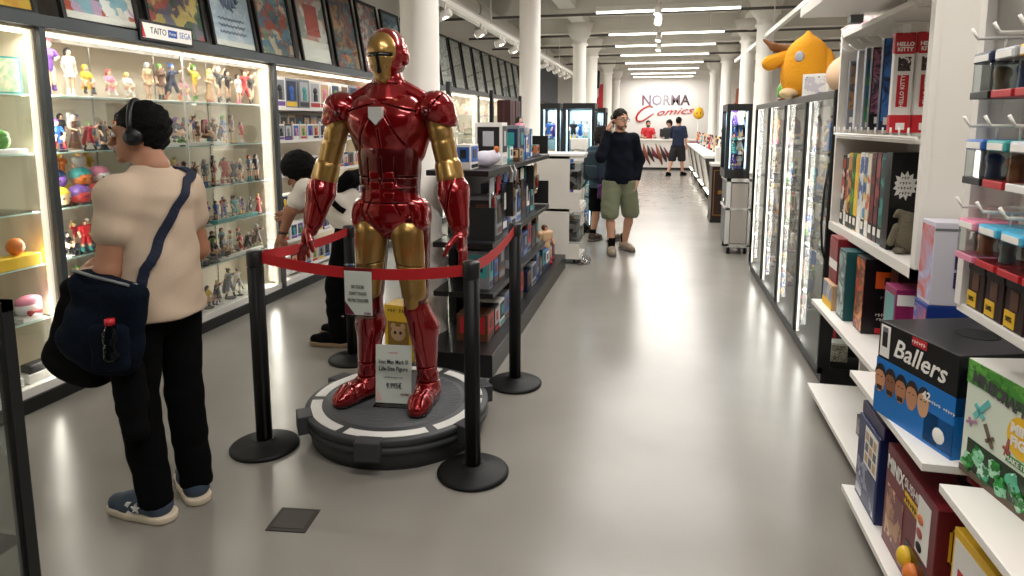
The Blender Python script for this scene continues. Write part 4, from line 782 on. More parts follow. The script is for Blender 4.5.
# ---- small hanging boxes on pegs
def pegbox(y, z, w, d, h, cap, body, foot, label, grp, x=.80):
    t = thing('hanging_box', label, 'box', (x+d/2, y, z), RB, grp)
    MB().box((-w/2, -d/2, h*.14), (w/2, d/2, h*.8), bev=.004).build('clear_case', glassmat('blister', '#e9eeee', .8), t, local=True)
    sbuild('figure', [('k', .01), ('e', (0, 0, h*.56), (w*.24, w*.24, h*.14)), ('c', (0, 0, h*.2), (0, 0, h*.45), w*.2, w*.16)], .007, body, t)
    MB().box((-w/2-.002, -d/2-.002, h*.76), (w/2+.002, d/2+.002, h), bev=.006).build('lid', cap, t, local=True)
    MB().box((-w/2-.002, -d/2-.002, 0), (w/2+.002, d/2+.002, h*.16), bev=.002).build('foot', foot, t, local=True)
    MB().box((-w*.4, -d/2-.004, h*.8), (w*.4, -d/2-.002, h*.94)).build('label', PAPER, t, local=True)
    MB().tube([(0, d/2+.38, h+.035), (0, -d/2-.015, h+.035), (0, -d/2-.03, h+.06)], .0045, 6).tube([(0, 0, h-.002), (0, 0, h+.035)], .003, 6).build('peg_hook', WHITE, t, local=True)
    return t
PL = ['dark lidded', 'lilac lidded', 'blue lidded', 'black lidded', 'white lidded']
caps = [[cm('black'), cm('grey'), cm('black'), cm('brown'), cm('grey')], [cm('navy'), cm('silver'), cm('yellow'), cm('silver'), cm('navy')], [cm('blue'), cm('teal'), cm('silver'), cm('green'), cm('teal')], [cm('pink'), mat('aquacap', '#4fb3d9', .3), mat('aquacap', '#4fb3d9', .3), mat('aquacap', '#4fb3d9', .3), mat('aqua2', '#7fc7d4', .3)]]
feet = [['grey', 'grey', 'black', 'grey', 'black'], ['black', 'red', 'red', 'red', 'black'], ['black', 'red', 'white', 'tan', 'red'], ['pink', 'red', 'red', 'red', 'white']]
bod = ['brown', 'tan', 'blue', 'orange', 'silver']
RN = ['topmost', 'second', 'third', 'fourth']
for r_, (zt, hh) in enumerate(ptiers):
    for k in range(5):
        pegbox(1.96-.115*k, zt, .095, .1, hh, caps[r_][k], cm(bod[(k+r_) % 5]), cm(feet[r_][k]), '%s hanging clear box, %s from the upright, %s peg row' % (['grey', 'blue-capped', 'pale', 'aqua-lidded'][r_], ['first', 'second', 'third', 'fourth', 'fifth'][k], RN[r_]), 'small clear boxes on pegs', .815)
for k in range(6):
    y = 1.97-.1*k
    package('small_case', 'dark cased toy with yellow tag on the peg unit shelf, %s from the upright' % ['first', 'second', 'third', 'fourth', 'fifth', 'sixth'][k], 'case', 'dark cased toys with yellow tags', (.9, y, 1.095), (.09, .09, .125), RB, mat('smoke', '#3a2a26', .2), [('yellow_tag', 'f', .05, .6, .05, .38, GOLDP), ('text', 'f', '50%', .018, .33, .22, INK), ('black_lid', 't', 0, 1, 0, 1, INK), ('black_band', 'f', 0, 1, .85, 1, INK), ('brown_figure', 'f', .3, .7, .42, .8, cm('brown'))])
# ================================================================ GLASS DISPLAY CASE ALONG THE AISLE
t = thing('glass_display_case', 'long black-framed glass display case with four doors and a yellow plush on top', 'display case', (1.2, 5.8, 0))
X0, X1, Y0, Y1, H = 1.0, 1.42, 4.2, 7.45, 1.8
MB().box((X0+.02, Y0, 0), (X1, Y1, .06)).build('plinth', BLACK, t); MB().box((X0, Y0, .06), (X1, Y1, .1)).build('bottom_frame', BLACK, t)
MB().box((X0, Y0, H-.05), (X1, Y1, H), bev=.003).build('top_frame', mat('case_top', '#55524e', .5), t); MB().box((X1-.02, Y0, .1), (X1, Y1, H-.05)).build('back_panel', mat('case_back', '#b9b2a6', .6), t)
for y in (Y0, Y1-.03): MB().box((X0, y, .06), (X0+.03, y+.03, H), bev=.002).box((X1-.03, y, .06), (X1, y+.03, H)).build('corner_post', BLACK, t)
MB().box((X0+.03, Y0+.01, .1), (X1-.03, Y0+.016, H-.05)).build('end_glass', DOORG, t)
MB().box((X0, Y0-.002, .1), (X0+.07, Y0+.02, H)).build('end_stile', BLACK, t)
YD = [4.2, 5.0, 5.8, 6.62, 7.45]
for i in range(4):
    a, b_ = YD[i]+.03, YD[i+1]-.0
    dr = MB().box((X0+.004, a, .1), (X0+.009, b_-.02, H-.05)).build('glass_door', DOORG, t)
    MB().box((X0-.002, b_-.03, .1), (X0+.02, b_+.01, H-.05)).build('door_stile', BLACK, dr)
    MB().box((X0+.022, b_-.05, .1), (X0+.03, b_-.032, H-.05)).build('light_strip', LED, dr); MB().box((X0+.022, a+.02, .1), (X0+.03, a+.032, H-.05)).build('light_strip', LED, dr)
    area('case_light', (X0+.05, b_-.06, .95), .03, 1.6, 2.6, rot=(-PI/2, 0, 0))
    if i: area('case_light', (X0+.05, a+.04, .95), .03, 1.6, 2.2, rot=(PI/2, 0, 0))
for z in (.42, .76, 1.08, 1.4): MB().box((X0+.04, Y0+.04, z-.006), (X1-.03, Y1-.04, z)).build('glass_shelf', GEDGE, t)
for i in range(4):
    nm = ['nearest', 'second', 'third', 'farthest'][i]
    for s, z in enumerate((.1, .42, .76, 1.08, 1.4)):
        many_figs(4 if s > 1 else 2, 1.17, YD[i]+.1, YD[i+1]-.08, z, [.22, .24, .24, .24, .26][s], 'on tier %s behind the %s case door' % (['one', 'two', 'three', 'four', 'five'][s], nm), 'figurines in the black-framed case', -PI/2, 100+i*5+s, ['grey', 'silver', 'black', 'white', 'brown', 'tan', 'blue'], 2, .06, bases=('black', 'grey'))
o = tag(sbuild('plush_toy', [('k', .02), ('c', (1.13, 4.5, .5), (1.13, 4.5, .6), .05, .05), ('c', (1.13, 4.58, .47), (1.13, 4.58, .62), .04, .04)], .01, cm('green')), 'green rounded soft toy standing inside the nearest case door', 'toy')
o = tag(MB().lathe([(.05, .43), (.06, .46), (.06, .66), (.03, .7)], (1.12, 4.42, 0), 20).build('drink_bottle', cm('blue')), 'pale blue bottle-shaped toy inside the nearest case door', 'bottle')
package('skull_box', 'small white box with black all-over skull-like dots in the case end', 'box', None, (1.13, 4.32, .12), (.11, .1, .12), 0, 'white', [('pattern', 'f', .15, 1, .02, .9, A('skb', ['#d8cfc0', '#5a524a', '#8a8072', '#e9e2d4'], 90))])
package('toy_carton', 'black and red box standing in the case end behind the patterned box', 'box', None, (1.2, 4.42, .12), (.2, .1, .3), 0, 'black', [('red_flash', 'f', .1, .18, .1, .95, RED), ('red_patch', 'f', .5, .95, .5, .75, RED)])
# ---- on top of the case
YEL = mat('yellow_plush', '#eda31f', .95, bump=.4, bscale=60)
t = thing('plush_mascot', 'big yellow-orange round plush with pale horns standing on the glass display case', 'plush toy', (1.1, 5.55, H), -.35)
sbuild('body', [('k', .08), ('e', (0, 0, .18), (.19, .15, .2)), ('e', (0, 0, .33), (.15, .12, .14)), ('c', (0, 0, .43), (0, 0, .51), .03, .008)], .014, YEL, t)
sbuild('arm', [('k', .03), ('c', (-.13, 0, .33), (-.27, -.02, .28), .055, .06)], .012, YEL, t); sbuild('arm', [('k', .03), ('c', (.13, 0, .33), (.2, -.06, .17), .05, .045)], .012, YEL, t)
HRN = mat('horn_brown', '#7a4c22', .8)
sbuild('horn', [('k', .02), ('c', (-.12, .0, .38), (-.25, 0, .41), .035, .03), ('c', (-.25, 0, .41), (-.33, 0, .47), .03, .01)], .01, HRN, t)
for s in (-1, 1): sbuild('foot', [('e', (.1*s, -.05, .04), (.08, .1, .045))], .012, mat('plush_cream', '#e6c79a', .9), t)
MB().ball((-.03, -.145, .31), (.035, .012, .04)).build('badge', cm('silver'), t, local=True)
t2 = thing('standing_card', 'small white framed card leaning before the yellow plush', 'card', (1.09, 5.15, H), -.5)
MB().box((-.09, -.004, 0), (.09, .004, .16)).build('card', PAPER, t2, local=True); MB().box((-.075, -.006, .02), (.075, -.004, .14)).build('picture', A('crd', ['#c8c4cc', '#5a6a90', '#e9e6e2'], 30), t2, local=True)
t2 = thing('plush_mascot', 'pale peach round plush behind the yellow one on the display case', 'plush toy', (1.2, 4.72, H), 0)
PCH = mat('peach_plush', '#ecc9a6', .9)
sbuild('body', [('k', .04), ('e', (0, 0, .12), (.14, .13, .13))], .014, PCH, t2); MB().tube([(-.06, -.115, .18), (-.02, -.12, .2)], .006, 6).tube([(.04, -.12, .2), (.08, -.115, .18)], .006, 6).build('eye', INK, t2, local=True)
for i, (y, x, c, lab) in enumerate(((5.95, 1.2, 'tan', 'cream soft toy with brown feet beside the yellow plush'), (6.4, 1.22, 'red', 'small red-capped toy far along the display case top'), (6.85, 1.2, 'green', 'slim green and brown figure far along the display case top'))):
    t3 = thing('soft_toy', lab, 'toy', (x, y, H), 0)
    sbuild('body', [('k', .03), ('e', (0, 0, .11), (.1, .09, .11)), ('e', (0, -.01, .25), (.08, .075, .07))], .014, cm(c), t3)
    for s in (-1, 1): sbuild('foot', [('e', (.06*s, -.05, .03), (.04, .06, .03))], .01, cm('brown'), t3)
for i, (y0, w, c, z0, h) in enumerate(((5.9, 1.5, ['#5a4a80', '#c9b8c8', '#a84a5a', '#e9e2e0', '#3d5a8c'], 1.9, .55),)):
    t3 = thing('wall_poster', ['purple and pink banner behind the yellow plush', 'pale banner with red marks hanging beyond the case'][i], 'banner', (1.6, y0, z0))
    MB().box((0, -w/2, 0), (.02, w/2, h)).build('print', A('bn%d' % i, c, 4, kind='n'), t3, local=True); MB().tube([(.01, -w/2-.03, h+.01), (.01, w/2+.03, h+.01)], .012, 8).tube([(.01, 0, h), (.01, 0, ZC-z0)], .003, 4).build('hanging_rod', WHITE, t3, local=True)
# end wall of cable by the case
tag(MB().tube([(.985, 4.18, 1.35), (.965, 4.16, 1.2), (.96, 4.16, 1.0), (.975, 4.17, .85), (1.0, 4.18, .78)], .007, 8).build('cable', BLK2), 'black cable looping down the end of the glass display case', 'cable')
# ================================================================ MIDDLE: BLACK GONDOLA AND STANDS
GX0, GX1 = -1.44, -1.06
t = thing('shelf_gondola', 'black steel gondola stacked with toys behind the statue', 'shelf unit', (-1.25, 5.5, 0))
BS = mat('black_steel', '#141416', .35)
MB().box((-1.46, 3.82, .0), (-.99, 7.12, .15), bev=.004).build('base', BS, t)
MB().box((GX0-.03, 4.5, .14), (GX0, 7.0, 1.42)).build('back_panel', BS, t)
for z, y0, y1 in ((.5, 4.0, 6.0), (.83, 4.0, 6.2), (1.31, 3.9, 6.2)): MB().box((GX0, y0, z-.035), (GX1+.03, y1, z), bev=.002).build('shelf', BS, t)
for (y, z, w, h) in ((4.6, .93, .19, .25), (6.1, 1.32, .2, .17), (6.15, .84, .14, .22), (4.05, .84, .17, .22), (5.4, 1.05, .17, .2)):
    MB().box((GX1+.03-w, y, z), (GX1+.03, y+.015, z+h)).build('end_divider', BLK2, t)
for y in (4.52, 5.75, 6.98): MB().box((GX0-.06, y-.02, .0), (GX0-.03, y+.02, 1.9)).build('upright', BS, t)
GG = 'products on the black gondola'
R = random.Random(77)
def prod(y, z, w, h, d, c1, place, x=None, kind=0):
    lab = 'upright %s box with %s picture %s' % (c1[0], c1[1], place) 
    if lab in used: return
    used.add(lab)
    x = GX1-.02-d/2 if x is None else x
    package('product_box', lab, 'box', GG, (x, y, z), (w, d, h), RZ, c1[0], [('picture', 'f', .08, .92, .3, .92, cm(c1[1])), ('picture', 'r', .1, .9, .3, .9, cm(c1[1])), ('picture', 'l', .1, .9, .3, .9, cm(c1[1])), ('label', 'f', .1, .9, .06, .2, cm(c1[2])), ('motif', 'f', .3, .7, .45, .8, cm(c1[2]), .002), ('motif', 'l', .3, .7, .45, .8, cm(c1[2]), .002)])
CC = ['black', 'navy', 'blue', 'red', 'white', 'brown', 'grey', 'teal', 'black', 'silver', 'brown', 'navy']
for z, ya, yb, hh, place in ((.15, 4.05, 7.0, .26, 'on the gondola base'), (.5, 4.1, 5.9, .26, 'on the low gondola shelf'), (.83, 4.3, 6.1, .34, 'on the middle gondola shelf')):
    y = ya
    while y < yb-.1:
        w = R.uniform(.1, .2); c = R.sample(CC, 3)
        prod(y+w/2, z, w, hh*R.uniform(.65, 1.05), R.uniform(.14, .22), c, place); y += w+.015
for (y, w, h, d, c, x) in ((4.55, .16, .3, .2, ('white', 'black', 'silver'), None), (4.9, .2, .29, .14, ('black', 'teal', 'grey'), -1.3), (5.15, .2, .28, .14, ('grey', 'navy', 'teal'), None), (5.42, .1, .26, .16, ('silver', 'tan', 'blue'), None), (5.55, .08, .25, .12, ('blue', 'teal', 'white'), None), (5.75, .1, .24, .1, ('orange', 'green', 'white'), -1.25)):
    prod(y, 1.31, w, h, d, c, 'on the gondola top shelf', x)
for j, (c1, c2, y, h, w, x) in enumerate((('white', 'blue', 4.08, .16, .18, -1.22), ('silver', 'red', 4.42, .12, .1, -1.3), ('blue', 'white', 5.3, .2, .07, -1.12), ('grey', 'orange', 5.92, .1, .14, -1.14), ('teal', 'white', 4.72, .13, .12, -1.12), ('brown', 'tan', 5.02, .1, .12, -1.11))):
    prod(y, 1.31, w, h, .1, (c1, c2, 'black'), 'low on the gondola top shelf', x)
for k in range(9):
    y = 4.25+.2*k; c = ['silver', 'red', 'blue', 'grey', 'brown', 'white', 'teal', 'navy', 'tan'][k]
    t = thing('hanging_card', '%s blister card hanging under the gondola top shelf' % c, 'card', (-1.1, y, .97), 0, GG)
    MB().box((-.004, -.06, 0), (.004, .06, .27), bev=.002).build('card', cm(c), t, local=True); MB().box((.004, -.045, .04), (.03, .045, .17), bev=.01).build('blister', glassmat('blister', '#e9eeee', .8), t, local=True); MB().ball((.015, 0, .1), (.012, .03, .05)).build('toy', cm(['red', 'black', 'white', 'orange', 'silver', 'blue', 'black', 'tan', 'red'][k]), t, local=True); MB().tube([(0, 0, .27), (0, 0, .31)], .003, 5).build('hook', CHROME, t, local=True)
# dark red twin boxes on the tall end
for i, y in enumerate((5.75, 5.98)):
    package('tall_box', 'dark brown-red tall box, '+['nearer', 'farther'][i]+' of the pair on top of the gondola', 'box', 'pair of tall brown-red boxes', (-1.35, y, 1.31), (.2, .12, .5), RZ, mat('brownred', '#3c1416', .5), [('edge_line', 'f', .46, .54, .02, .98, mat('brownred2', '#5c2426', .5)), ('lower_art', 'f', 0, 1, 0, .25, A('lwa', ['#a84a4a', '#5a7a5c', '#d9b0a0'], 20)), ('edge_line', 'l', .45, .55, 0, 1, mat('brownred2', '#5c2426', .5))])
t = thing('plush_toy', 'white and pale lilac round plush lying on the gondola top shelf', 'plush toy', (-1.15, 4.25, 1.31), .4); t.scale = (.75, .75, .8)
sbuild('body', [('k', .03), ('e', (0, 0, .07), (.11, .08, .07)), ('e', (.09, 0, .09), (.06, .06, .055))], .01, mat('lilac_plush', '#d9d4e2', .9), t); sbuild('ear', [('e', (.11, .04, .15), (.02, .015, .03))], .007, cm('orange'), t); sbuild('ear', [('e', (.11, -.04, .15), (.02, .015, .03))], .007, cm('orange'), t)
for k in range(2): 
    t = thing('price_tag', ['nearer', 'farther'][k]+' small white price tag hanging off the gondola top shelf edge', 'tag', (-1.018, 4.5+.12*k, 1.25), .5, 'white price tags on the gondola'); MB().box((-.002, -.03, -.05), (.002, .03, .03), M=Matrix.Rotation(.5, 4, 'X')).build('card', PAPER, t, local=True); MB().tube([(0, 0, .03), (-.01, 0, .06)], .002, 5).build('string', PAPER, t, local=True)
t = thing('doll', 'black-haired doll in white and red standing on the gondola top shelf', 'doll', (-1.2, 5.62, 1.31), .9)
sk, ha, ou, bo = fig_ops(1)
for nm, ops, m in (('body', sk, SKIN), ('hair', ha, cm('black')), ('outfit', ou, cm('pink'))): sbuild(nm, ops, .015, m, t, .025).scale = (.36, .36, .36)
t = thing('figure_statue', 'small brown cartoonish statuette with red cap and boots on the gondola base', 'statuette', (-1.13, 6.55, .15), .9)
sk, ha, ou, bo = fig_ops(5)
for nm, ops, m in (('body', sk, SKIN2), ('hair', ha, cm('brown')), ('outfit', ou, cm('tan')), ('boots', bo, cm('red'))): sbuild(nm, ops, .016, m, t, .025).scale = (.42, .42, .42)
# yellow boxed item seen between the statue's legs
t = package('toy_carton', 'yellow and black toy box standing behind the statue feet', 'box', None, (-1.62, 3.92, .0), (.2, .16, .43), -.1, 'yellow', [('black_print', 'f', .12, .88, .06, .75, mat('ochre', '#8a6a1e', .5)), ('text', 'f', 'MR. BOX', .035, .5, .92, INK), ('dark_figure', 'f', .25, .75, .05, .34, INK, .001), ('side_print', 'r', .1, .9, .1, .9, mat('ochre', '#8a6a1e', .5))])
MB().ball((0, -.082, .24), (.055, .006, .05)).ball((-.035, -.083, .29), (.018, .005, .022)).ball((.035, -.083, .29), (.018, .005, .022)).build('printed_face', cm('tan'), t, local=True)
for s in (-1, 1): MB().ball((.02*s, -.088, .25), (.01, .003, .012)).build('printed_eye', INK, t, local=True)
# ---- white acrylic-bin display
t = thing('bin_display', 'white two-tier display with clear scoop bins on castors beyond the black gondola', 'display', (-1.13, 7.5, 0))
BW = mat('bin_white', '#dad5cc', .5)
for z0 in (.06, .66):
    MB().box((-1.4, 7.3, z0), (-.98, 7.32, z0+.58)).box((-.98, 7.3, z0), (-.86, 7.32, z0+.17)).box((-1.4, 7.3, z0+.55), (-.84, 7.8, z0+.6)).build('end_panel', BW, t)
    MB().box((-1.4, 7.32, z0), (-1.36, 7.8, z0+.56)).box((-1.4, 7.32, z0), (-.85, 7.8, z0+.03)).build('tier_body', BW, t)
    MB().prism([(-.98, z0+.5), (-.86, z0+.5), (-.86, z0+.36), (-.8, z0+.3), (-.86, z0+.2), (-.98, z0+.2)], 1, 7.33, 7.78).build('clear_bin', glassmat('acrylic', '#cfd2d2', .9), t)
    MB().box((-1.1, 7.36, z0+.2), (-.9, 7.75, z0+.4)).build('bin_contents', A('bincont', ['#8a8580', '#4a4644', '#c9c4bd', '#7a5a4a'], 16), t)
MB().box((-1.41, 7.29, 1.24), (-.83, 7.81, 1.27), bev=.003).build('top', SHELFW, t)
for x in (-1.34, -.92):
    for y in (7.36, 7.74): MB().tube([(x-.012, y, .03), (x+.012, y, .03)], .03, 14).box((x-.015, y-.02, .04), (x+.015, y+.02, .065)).build('castor', BLACK, t)
tag(MB().tube([(-.84, 7.28, .02), (-.8, 7.35, .05), (-.78, 7.45, .03), (-.8, 7.6, .04)], [.03, .05, .045, .02], 8).build('plastic_bag', glassmat('bagplastic', '#e4e4e4', 1.4, .2)), 'crumpled clear plastic bag on the floor by the white bin display', 'bag')
# ---- black tall vitrines
def vitrine(x0, x1, y, y1, h, label, z0=.0, group='tall black glass vitrines', seed=1, n=12, place='', cols=None, front='-y'):
    t = thing('glass_vitrine', label, 'vitrine', ((x0+x1)/2, y, 0), group=group)
    MB().box((x0, y, h-.08), (x1, y1, h)).build('top_frame', BLACK, t); MB().box((x0, y, z0), (x1, y1, z0+.1)).build('bottom_frame', BLACK, t)
    for (a, b_) in ((x0, x0+.045), (x1-.045, x1)):
        MB().box((a, y, z0+.1), (b_, y+.04, h-.08)).build('post', BLACK, t); MB().box((a, y1-.04, z0+.1), (b_, y1, h-.08)).build('post', BLACK, t)
    MB().box((x0, y1-.02, z0+.1), (x1, y1-.005, h-.08)).build('back_panel', mat('vit_back', '#8fa5ad', .5), t)
    MB().box((x0+.045, y+.01, z0+.1), (x1-.045, y+.016, h-.08)).build('front_glass', DOORG, t)
    for xx in (x0+.05, x1-.062): MB().box((xx, y+.05, z0+.12), (xx+.01, y+.06, h-.1)).build('light_strip', mat('cool_led', '#bfe6ff', .4, emit=4), t)
    area('vitrine_light', ((x0+x1)/2, (y+y1)/2, h-.09), x1-x0-.12, y1-y-.1, 7, col=(.8, .93, 1))
    k = 0; zs = [z0+.1+(h-z0-.2)*q/4 for q in range(4)]
    for z in zs[1:]: MB().box((x0+.02, y+.04, z-.006), (x1-.02, y1-.03, z)).build('glass_shelf', GEDGE, t)
    R = random.Random(seed)
    for q, z in enumerate(zs):
        for j in range(3):
            for _ in range(9):
                if figurine(x0+.09+(x1-x0-.18)*(j+.5)/3, y+.16+.06*(j % 2), z, .27, R.choice([0, 1, 2, 4, 5]), R.choice(HC), R.choice(['white', 'blue', 'navy', 'black', 'teal', 'purple']), R.choice(OC), 'tier %s, vitrine %s' % (['one', 'two', 'three', 'four'][q], place), (-.2 if front == '-y' else -1.4)+R.uniform(-.3, .3), 'figurines in the tall vitrines', 'black'): break
    return t
vitrine(-1.72, -1.43, 9.5, 9.95, 1.9, 'narrow black glass vitrine next to the white column', seed=3, place='by the column')
vitrine(-1.385, -.92, 9.5, 9.95, 1.9, 'wider black glass vitrine behind the man on the phone', seed=4, place='behind the phone man')
vitrine(-1.5, -1.0, 12.4, 12.9, 1.9, 'farther black glass vitrine beyond the pair', seed=6, place='beyond the pair')
tag(MB().box((-1.16, 9.05, 0), (-1.02, 9.2, 1.25), bev=.01).box((-1.2, 9.02, 1.25), (-.98, 9.24, 1.4), bev=.004).build('pedestal', WHITE), 'slim white pedestal with a small box top before the wider vitrine', 'pedestal')
# rolling flight case with a black vitrine on it
t = thing('flight_case', 'silver-edged grey flight case on castors under the small vitrine', 'flight case', (.96, 8.4, 0))
MB().box((.83, 8.32, .1), (1.11, 9.0, .93), bev=.006).build('body', mat('case_skin', '#66686a', .5), t)
for (a, b_) in (((.82, 8.3, .1), (.87, 8.34, .94)), ((1.08, 8.3, .1), (1.13, 8.34, .94)), ((.82, 8.3, .9), (1.13, 8.34, .94)), ((.82, 8.3, .09), (1.13, 8.34, .13)), ((.82, 8.3, .55), (1.13, 8.34, .58)), ((.815, 8.34, .9), (.835, 9.0, .94)), ((.815, 8.34, .55), (.835, 9.0, .58))): MB().box(a, b_).build('metal_edge', ALU, t)
MB().box((.88, 8.305, .14), (1.07, 8.32, .88)).build('front_sheet', mat('case_light', '#b5aea6', .4), t)
MB().lathe([(.045, 0), (.045, .006)], (0, 0, 0), 20).build('latch', CHROME, t, local=True).matrix_local = Matrix.Translation((-.135, .25, .62)) @ Matrix.Rotation(-PI/2, 4, 'Y')
for x in (.87, 1.07):
    for y in (8.38, 8.92): MB().tube([(x-.02, y, .05), (x+.02, y, .05)], .05, 16).box((x-.03, y-.03, .08), (x+.03, y+.03, .1)).build('castor', BLACK, t)
vitrine(.79, 1.08, 8.33, 8.95, 1.84, 'small black glass vitrine standing on the flight case', z0=.94, seed=5, place='on the flight case')
# brown trunk
t = thing('trunk', 'dark brown upright trunk with gold border lines beyond the flight case', 'trunk', (.98, 11.1, 0))
TR = mat('trunk_brown', '#2a1612', .4); MB().box((.85, 11, .06), (1.12, 11.6, .92), bev=.01).build('body', TR, t); MB().box((.84, 10.98, 0), (1.14, 11.62, .06)).build('base', BLACK, t); MB().box((.84, 10.98, .92), (1.14, 11.62, .96)).build('lid', mat('trunk_lid', '#c8c2ba', .4), t)
for (a, b_) in (((.88, 10.994, .12), (.89, 11, .86)), ((1.08, 10.994, .12), (1.09, 11, .86)), ((.88, 10.994, .12), (1.09, 11, .13)), ((.88, 10.994, .85), (1.09, 11, .86))): MB().box(a, b_).build('gold_line', mat('gold_trim', '#a87c3a', .35, .6), t)
MB().lathe([(.035, 0), (.035, .004)], (0, 0, 0), 20).build('emblem', mat('gold_trim', '#a87c3a', .35, .6), t, local=True).matrix_local = Matrix.Translation((.0, -.1, .5)) @ Matrix.Rotation(PI/2, 4, 'X')
# slanted display cases
for i, y in enumerate((12.9, 15.0, 17.3, 19.8)):
    t = thing('slanted_case', 'white slanted-front display case with black legs, '+['nearest behind the brown trunk', 'second of the row', 'third of the row', 'last before the counter'][i], 'display case', (1.1, y+.9, 0), group='slanted display cases')
    MB().prism([(1.4, .25), (1.0, .25), (.86, .95), (1.4, .95)], 1, y, y+1.8).build('body', mat('slant_body', '#2b2c2e', .4), t)
    MB().prism([(.99, .3), (.984, .3), (.855, .92), (.861, .92)], 1, y+.1, y+1.7).build('lit_front', A('slf', ['#e9e6e0', '#cfcac2', '#f3f1ec', '#8a8580'], 3), t)
    MB().box((.84, y-.02, .95), (1.41, y+1.82, 1.0), bev=.004).build('top', SHELFW, t)
    for yy in (y+.06, y+1.7): 
        for x in (1.02, 1.36): MB().box((x, yy, 0), (x+.04, yy+.04, .25)).build('leg', BLACK, t)
    MB().box((.95, y+.15, .24), (1.0, y+1.65, .25)).build('light_strip', LED, t)
    for k in range(3):
        cl = ['white', 'black', 'tan', 'grey', 'red', 'navy', 'brown', 'silver', 'teal', 'orange', 'purple', 'yellow'][(i*3+k) % 12]
        figurine(1.15, y+.4+.5*k, 1.0, .36, [0, 1, 4][k], HC[(i+k*2) % 12], cl, 'black', 'standing on a slanted case', -1.2, 'figurines on the slanted cases', 'white')
# small white stand cabinet before the column with dark figure
t = thing('plinth_stand', 'tall white plinth with a small black statuette near the columns beyond the flight case', 'plinth', (1.12, 12.3, 0))
MB().box((1.0, 12.1, 0), (1.3, 12.5, 1.2), bev=.006).build('body', WHITE, t)
figurine(1.13, 12.28, 1.2, .4, 1, 'black', 'black', 'black', 'on the tall white plinth', -.5, None, 'black')
# ================================================================ COUNTER, BALLOON, BACK
t = thing('sales_counter', 'white sales counter with brown claw-like art and a red sign before the back wall', 'counter', (.9, 23.4, 0))
MB().box((-1.2, 23.5, .08), (3.0, 24.1, 1.02), bev=.01).build('body', mat('counter_white', '#e9e4de', .4), t); MB().box((-1.25, 23.45, 1.02), (3.05, 24.15, 1.07), bev=.005).build('top', WHITE, t); MB().box((-1.2, 23.52, 0), (3.0, 24.1, .08)).build('plinth', BLACK, t)
for k in range(6): MB().tube([(-.55+.14*k, 23.49, .92-.06*(k % 3)), (-.5+.17*k, 23.487, .6-.03*k), (-.3+.14*k, 23.49, .18+.1*(k % 3))], [.01, .08, .02], 6, sx=1).build('claw_stroke', [mat('clawbrown', '#8a4a34', .6), mat('clawdark', '#3a1c1c', .6), mat('clawplum', '#6b2434', .6)][k % 3], t)
MB().box((1.0, 23.47, .66), (1.5, 23.5, .98), bev=.003).build('red_sign', RED, t); text('CAJA', .14, PAPER, t, face(1.25-.9, .065, .82, '-y'))
MB().box((1.9, 23.48, .5), (2.9, 23.5, .9)).build('coloured_panel', A('ctp', ['#c8434a', '#e9b23c', '#e9e4de', '#8c3a5a'], 4), t)
t = thing('mascot_figure', 'small gold and brown statuette on the floor by the counter corner', 'statuette', (1.75, 23.0, -.05), 0)
sk, ha, ou, bo = fig_ops(3)
for nm, ops, m in (('body', sk, cm('orange')), ('outfit', ou, cm('yellow')), ('boots', bo, cm('brown'))): sbuild(nm, ops, .02, m, t, .025).scale = (.75, .75, .75)
t = thing('balloon_figure', 'yellow flame-shaped balloon head on a thin white stand near the back wall', 'balloon', (1.22, 22.3, 0))
sbuild('balloon', [('k', .06), ('e', (0, 0, 1.93), (.17, .15, .18)), ('c', (-.08, 0, 2.04), (-.1, 0, 2.15), .04, .015), ('c', (0, 0, 2.05), (.01, 0, 2.2), .05, .015), ('c', (.08, 0, 2.04), (.1, 0, 2.13), .04, .015)], .03, mat('balloon_yellow', '#edb625', .35), t)
MB().tube([(0, 0, 0), (0, 0, 1.72)], .02, 8).build('stand', WHITE, t, local=True); MB().lathe([(.2, 0), (.2, .03), (.04, .04)], seg=24).build('foot', WHITE, t, local=True)
for s in (-1, 1): MB().ball((.06*s, -.145, 1.95), (.015, .01, .03)).build('eye', INK, t, local=True)
t = thing('till_screen', 'black till screen standing on the sales counter', 'monitor', (.2, 23.75, 1.07), 0)
MB().box((-.2, -.02, .08), (.2, .02, .36), bev=.01).build('screen', BLACK, t, local=True); MB().box((-.03, -.02, .02), (.03, .02, .1)).box((-.1, -.08, 0), (.1, .08, .02)).build('foot', BLACK, t, local=True)
t = thing('ceiling_vent_duct', 'white round duct running above the track over the cabinets', 'duct', (-2.9, 3, 3.35)); MB().tube([(0, 0, 0), (0, 20, 0)], .16, 24).build('pipe', mat('duct', '#c9c5bd', .5), t, local=True)
for k in range(7): MB().lathe([(.168, 0), (.168, .05)], seg=24).build('joint', mat('duct_ring', '#a8a49c', .5), t, local=True).matrix_local = Matrix.Translation((0, 1+3*k, 0)) @ Matrix.Rotation(PI/2, 4, 'X')
for k in range(4): MB().tube([(0, 1+5*k, .16), (0, 1+5*k, ZC-3.35)], .006, 5).build('hanger', WHITE, t, local=True)
# floor cover
t = thing('floor_cover', 'dark square metal floor outlet cover set in the floor before the statue', 'floor cover', (-1.41, 2.2, 0), .12)
MB().box((-.083, -.078, -.004), (.083, .078, .004), bev=.002).build('plate', mat('cover', '#3c3935', .55, .3), t, local=True); MB().box((-.066, -.06, .004), (.066, .06, .0055)).build('inset', mat('cover2', '#474440', .6, .2), t, local=True)
